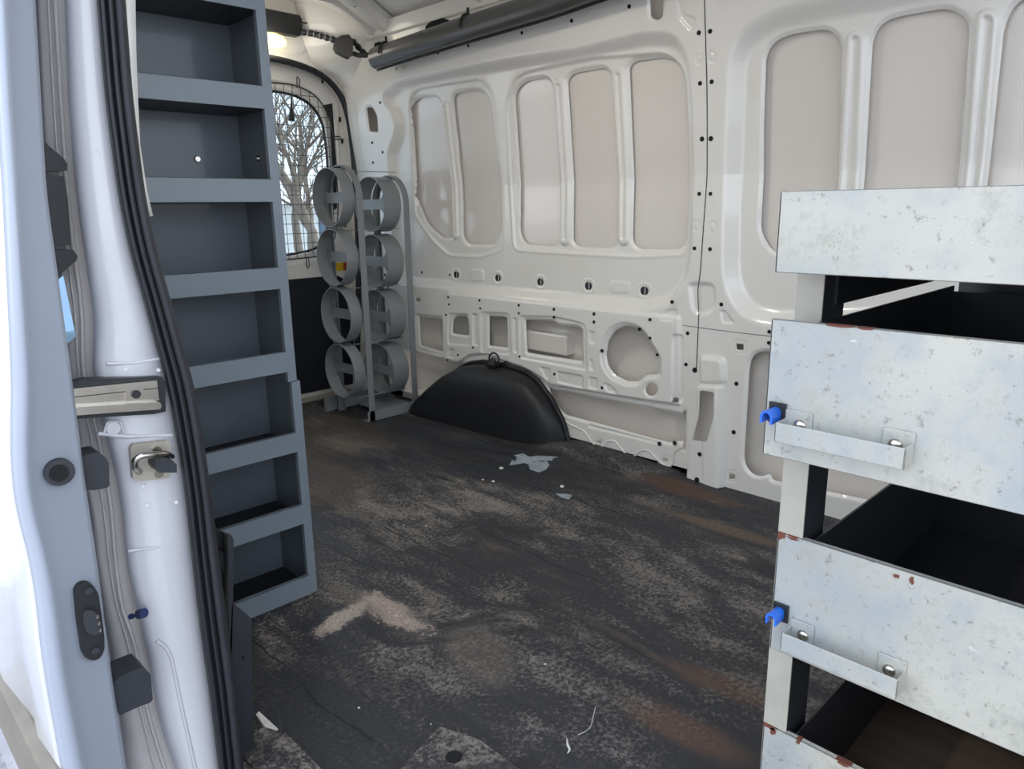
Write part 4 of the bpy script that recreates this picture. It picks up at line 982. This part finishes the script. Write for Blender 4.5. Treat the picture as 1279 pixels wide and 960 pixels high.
# crumpled grey tape: domed sheet following the mat
def film(name, outline, mat, label, cat, amp=.004):
    P = [onz(x, y, .012) for x, y in outline]; c_ = np.mean(P, 0); mb = MB(); n = len(P)
    def zz(p, k): return floorz(p[0], p[1])+.0015+amp*abs(math.sin(k*2.3))
    rings = [[(c_[0]+(p[0]-c_[0])*f, c_[1]+(p[1]-c_[1])*f, zz(c_+(np.array(p)-c_)*f, i*.7+f*4) if f < 1 else floorz(p[0], p[1])+.0008) for i, p in enumerate(P)] for f in (.02, .4, .75, 1)]
    mb.loft(rings, closed=True, sm=False); return tag(mb.build(name, mat, solid=.0008), label, cat)
film('tape_scrap', [(636, 577), (643, 567), (652, 565), (660, 571), (672, 571), (697, 574), (690, 578), (682, 583), (674, 586), (662, 583), (660, 577), (648, 574)], 'tape_grey', 'crumpled silvery scrap of tape lying before the wheel arch cover', 'tape')
film('paper_scrap', [(694, 613), (706, 613), (715, 615), (711, 620), (702, 618)], 'tape_grey', 'small flat grey scrap beside the white pebble on the mat', 'scrap', .002)
film('torn_label', [(319, 887), (323, 883), (347, 905), (341, 912), (333, 908)], 'white_bit', 'torn white and dirty strip by the black panel foot', 'scrap', .003)
chips = [(626, 584.5, 6, 4, 'white chip nearest the crumpled tape on the mat'), (702, 607.5, 6, 4, 'rounded white chip beside the grey scrap'), (616, 601, 4.5, 2.6, 'white chip in front of the other chips near the mat crease'),
         (603, 598.5, 3, 2, 'tiny white chip left of its twin near the mat crease'), (448, 882, 3, 5.5, 'white stub lying upright-looking before the step mat crack'), (573, 921, 4, 4, 'small white pellet touching the corner of the holed step mat'),
         (538, 902, 2, 2, 'tiny pale crumb just above the holed step mat'), (504, 655, 2, 2, 'tiny pale crumb in the middle of the dark mat, left one'), (532, 656, 2, 2, 'tiny pale crumb in the middle of the dark mat, right one'), (681, 828, 3, 2, 'pale crumb in the long crack of the mat')]
for x, y, w_, h_, lab in chips:
    c_ = onz(x, y, .004); z = floorz(c_[0], c_[1]); d_ = np.linalg.norm(c_-CAM); rx = w_*d_/FPX*.5; 
    mb = MB(); rows = []
    for f, g in ((.0, -1), (.7, -.7), (1, 0), (.75, .7), (0, 1)):
        rows.append([(c_[0]+rx*f*math.cos(a_)*(1+.2*math.sin(3*a_+x)), c_[1]+rx*f*math.sin(a_)*(1+.2*math.cos(2*a_+y)), z+rx*.5+g*rx*.5) for a_ in np.linspace(0, 2*PI, 9)])
    mb.loft(rows); tag(mb.build('debris_chip', 'white_bit'), lab, 'debris', 'pale bits of debris on the floor mat')
mb = MB(); tp = smooth_line([tuple(onz(x, y, .006)) for x, y in ((708, 922), (709, 930), (712, 936), (709, 940))], 14, 1); mb.tube(tp, [.001+.0016*math.sin(i/13*PI) for i in range(14)], 6)
tag(mb.build('thread_scrap', 'white_bit'), 'short curled white thread on the mat near the cabinet', 'thread')
mb = MB(); tp = smooth_line([tuple(onz(x, y, .006)) for x, y in ((744, 882), (742, 890), (738, 908), (730, 914), (722, 917))], 20, 2); mb.tube(tp, .0006, 5)
tag(mb.build('thread_scrap', 'white_bit'), 'long thin pale hair-like thread above the curled white one', 'thread')

# ================================================================== OUTDOORS
gr = MB().add([(-60, -60, -.66), (60, -60, -.66), (60, 60, -.66), (-60, 60, -.66)], [(0, 1, 2, 3)]).build('ground', 'ground'); gr['kind'] = 'structure'
def tree(x, y, h_, seed, label):
    rnd = random.Random(seed); e = empty('bare_tree', (x, y, -.66), label, 'tree', 'bare trees behind the van'); tb = MB(); bb = MB()
    def branch(p, d, L, r_, lev):
        pts = [p]; rs_ = [r_]; q = p.copy(); dd_ = d.copy(); n = 5
        for i in range(n):
            dd_ = dd_+np.array([rnd.uniform(-.22, .22), rnd.uniform(-.22, .22), rnd.uniform(-.05, .15)]); dd_ /= np.linalg.norm(dd_); q = q+dd_*L/n; pts.append(q.copy()); rs_.append(r_*(1-.65*(i+1)/n))
        (tb if lev == 0 else bb).tube(pts, rs_, 6 if lev < 2 else 4)
        if lev < 4:
            for k in range(6 if lev < 3 else 4):
                i = rnd.randint(1 if lev else 2, n); a_ = rnd.uniform(0, 2*PI); nd = dd_*.7+np.array([math.cos(a_), math.sin(a_), rnd.uniform(0, .6)])*.8; nd /= np.linalg.norm(nd)
                branch(pts[i], nd, L*rnd.uniform(.45, .65), rs_[i]*.62, lev+1)
    branch(np.array([x, y, -.66]), np.array([0, 0, 1.]), h_*.55, h_*.020, 0)
    tb.build('trunk', 'bark', e); bb.build('branches', 'bark', e)
tree(6.4, 11, 6, 3, 'bare branching tree seen through the mesh, nearest the window edge'); tree(9.3, 16.8, 7, 8, 'bare tree half hidden behind the nearest one in the rear window view'); tree(12.4, 22, 7, 5, 'far bare tree deeper behind the rear window')
hs = empty('house', (12, 26, -.66), 'pale low house far beyond the rear window trees', 'house')
mb = MB(); mb.box((8, 25, -.66), (20, 31, 1.25)); mb.build('wall', 'house_wall', hs)
mb = MB(); mb.prism([(7.6, 24.6, 1.25), (7.6, 31.4, 1.25), (7.6, 28, 2.3)], (12.8, 0, 0)); mb.build('roof', 'house_roof', hs)
for x in (9.5, 12, 14.5, 17): MB().box((x, 24.95, .1), (x+1, 25.0, .95)).build('window', 'house_glass', hs)

# ================================================================== LIGHT
w = bpy.data.worlds.new('world'); bpy.context.scene.world = w; w.use_nodes = True; nt = w.node_tree
bg = nt.nodes['Background']; tc = nt.nodes.new('ShaderNodeTexCoord'); sx_ = nt.nodes.new('ShaderNodeSeparateXYZ'); rp_ = nt.nodes.new('ShaderNodeValToRGB')
nt.links.new(tc.outputs['Generated'], sx_.inputs[0]); nt.links.new(sx_.outputs[2], rp_.inputs[0]); nt.links.new(rp_.outputs[0], bg.inputs[0])
rp_.color_ramp.elements[0].color = (.90, .95, 1, 1); rp_.color_ramp.elements[0].position = 0.; rp_.color_ramp.elements[1].color = (.74, .82, .96, 1); rp_.color_ramp.elements[1].position = .7
e_ = rp_.color_ramp.elements.new(.12); e_.color = (.80, .90, 1, 1)
bg.inputs[1].default_value = 1.85
sun = bpy.data.objects.new('sun', bpy.data.lights.new('sun', 'SUN')); C.objects.link(sun); sun.data.energy = 3.5; sun.data.angle = .009; sun.data.color = (1, .93, .82)
sun.rotation_euler = Vector((-.62, .12, -.75)).to_track_quat('-Z', 'Y').to_euler()
sc = bpy.context.scene; sc.view_settings.view_transform = 'Standard'; sc.view_settings.look = 'None'; sc.view_settings.exposure = 0.6; sc.view_settings.gamma = 1; sc.view_settings.use_curve_mapping = False
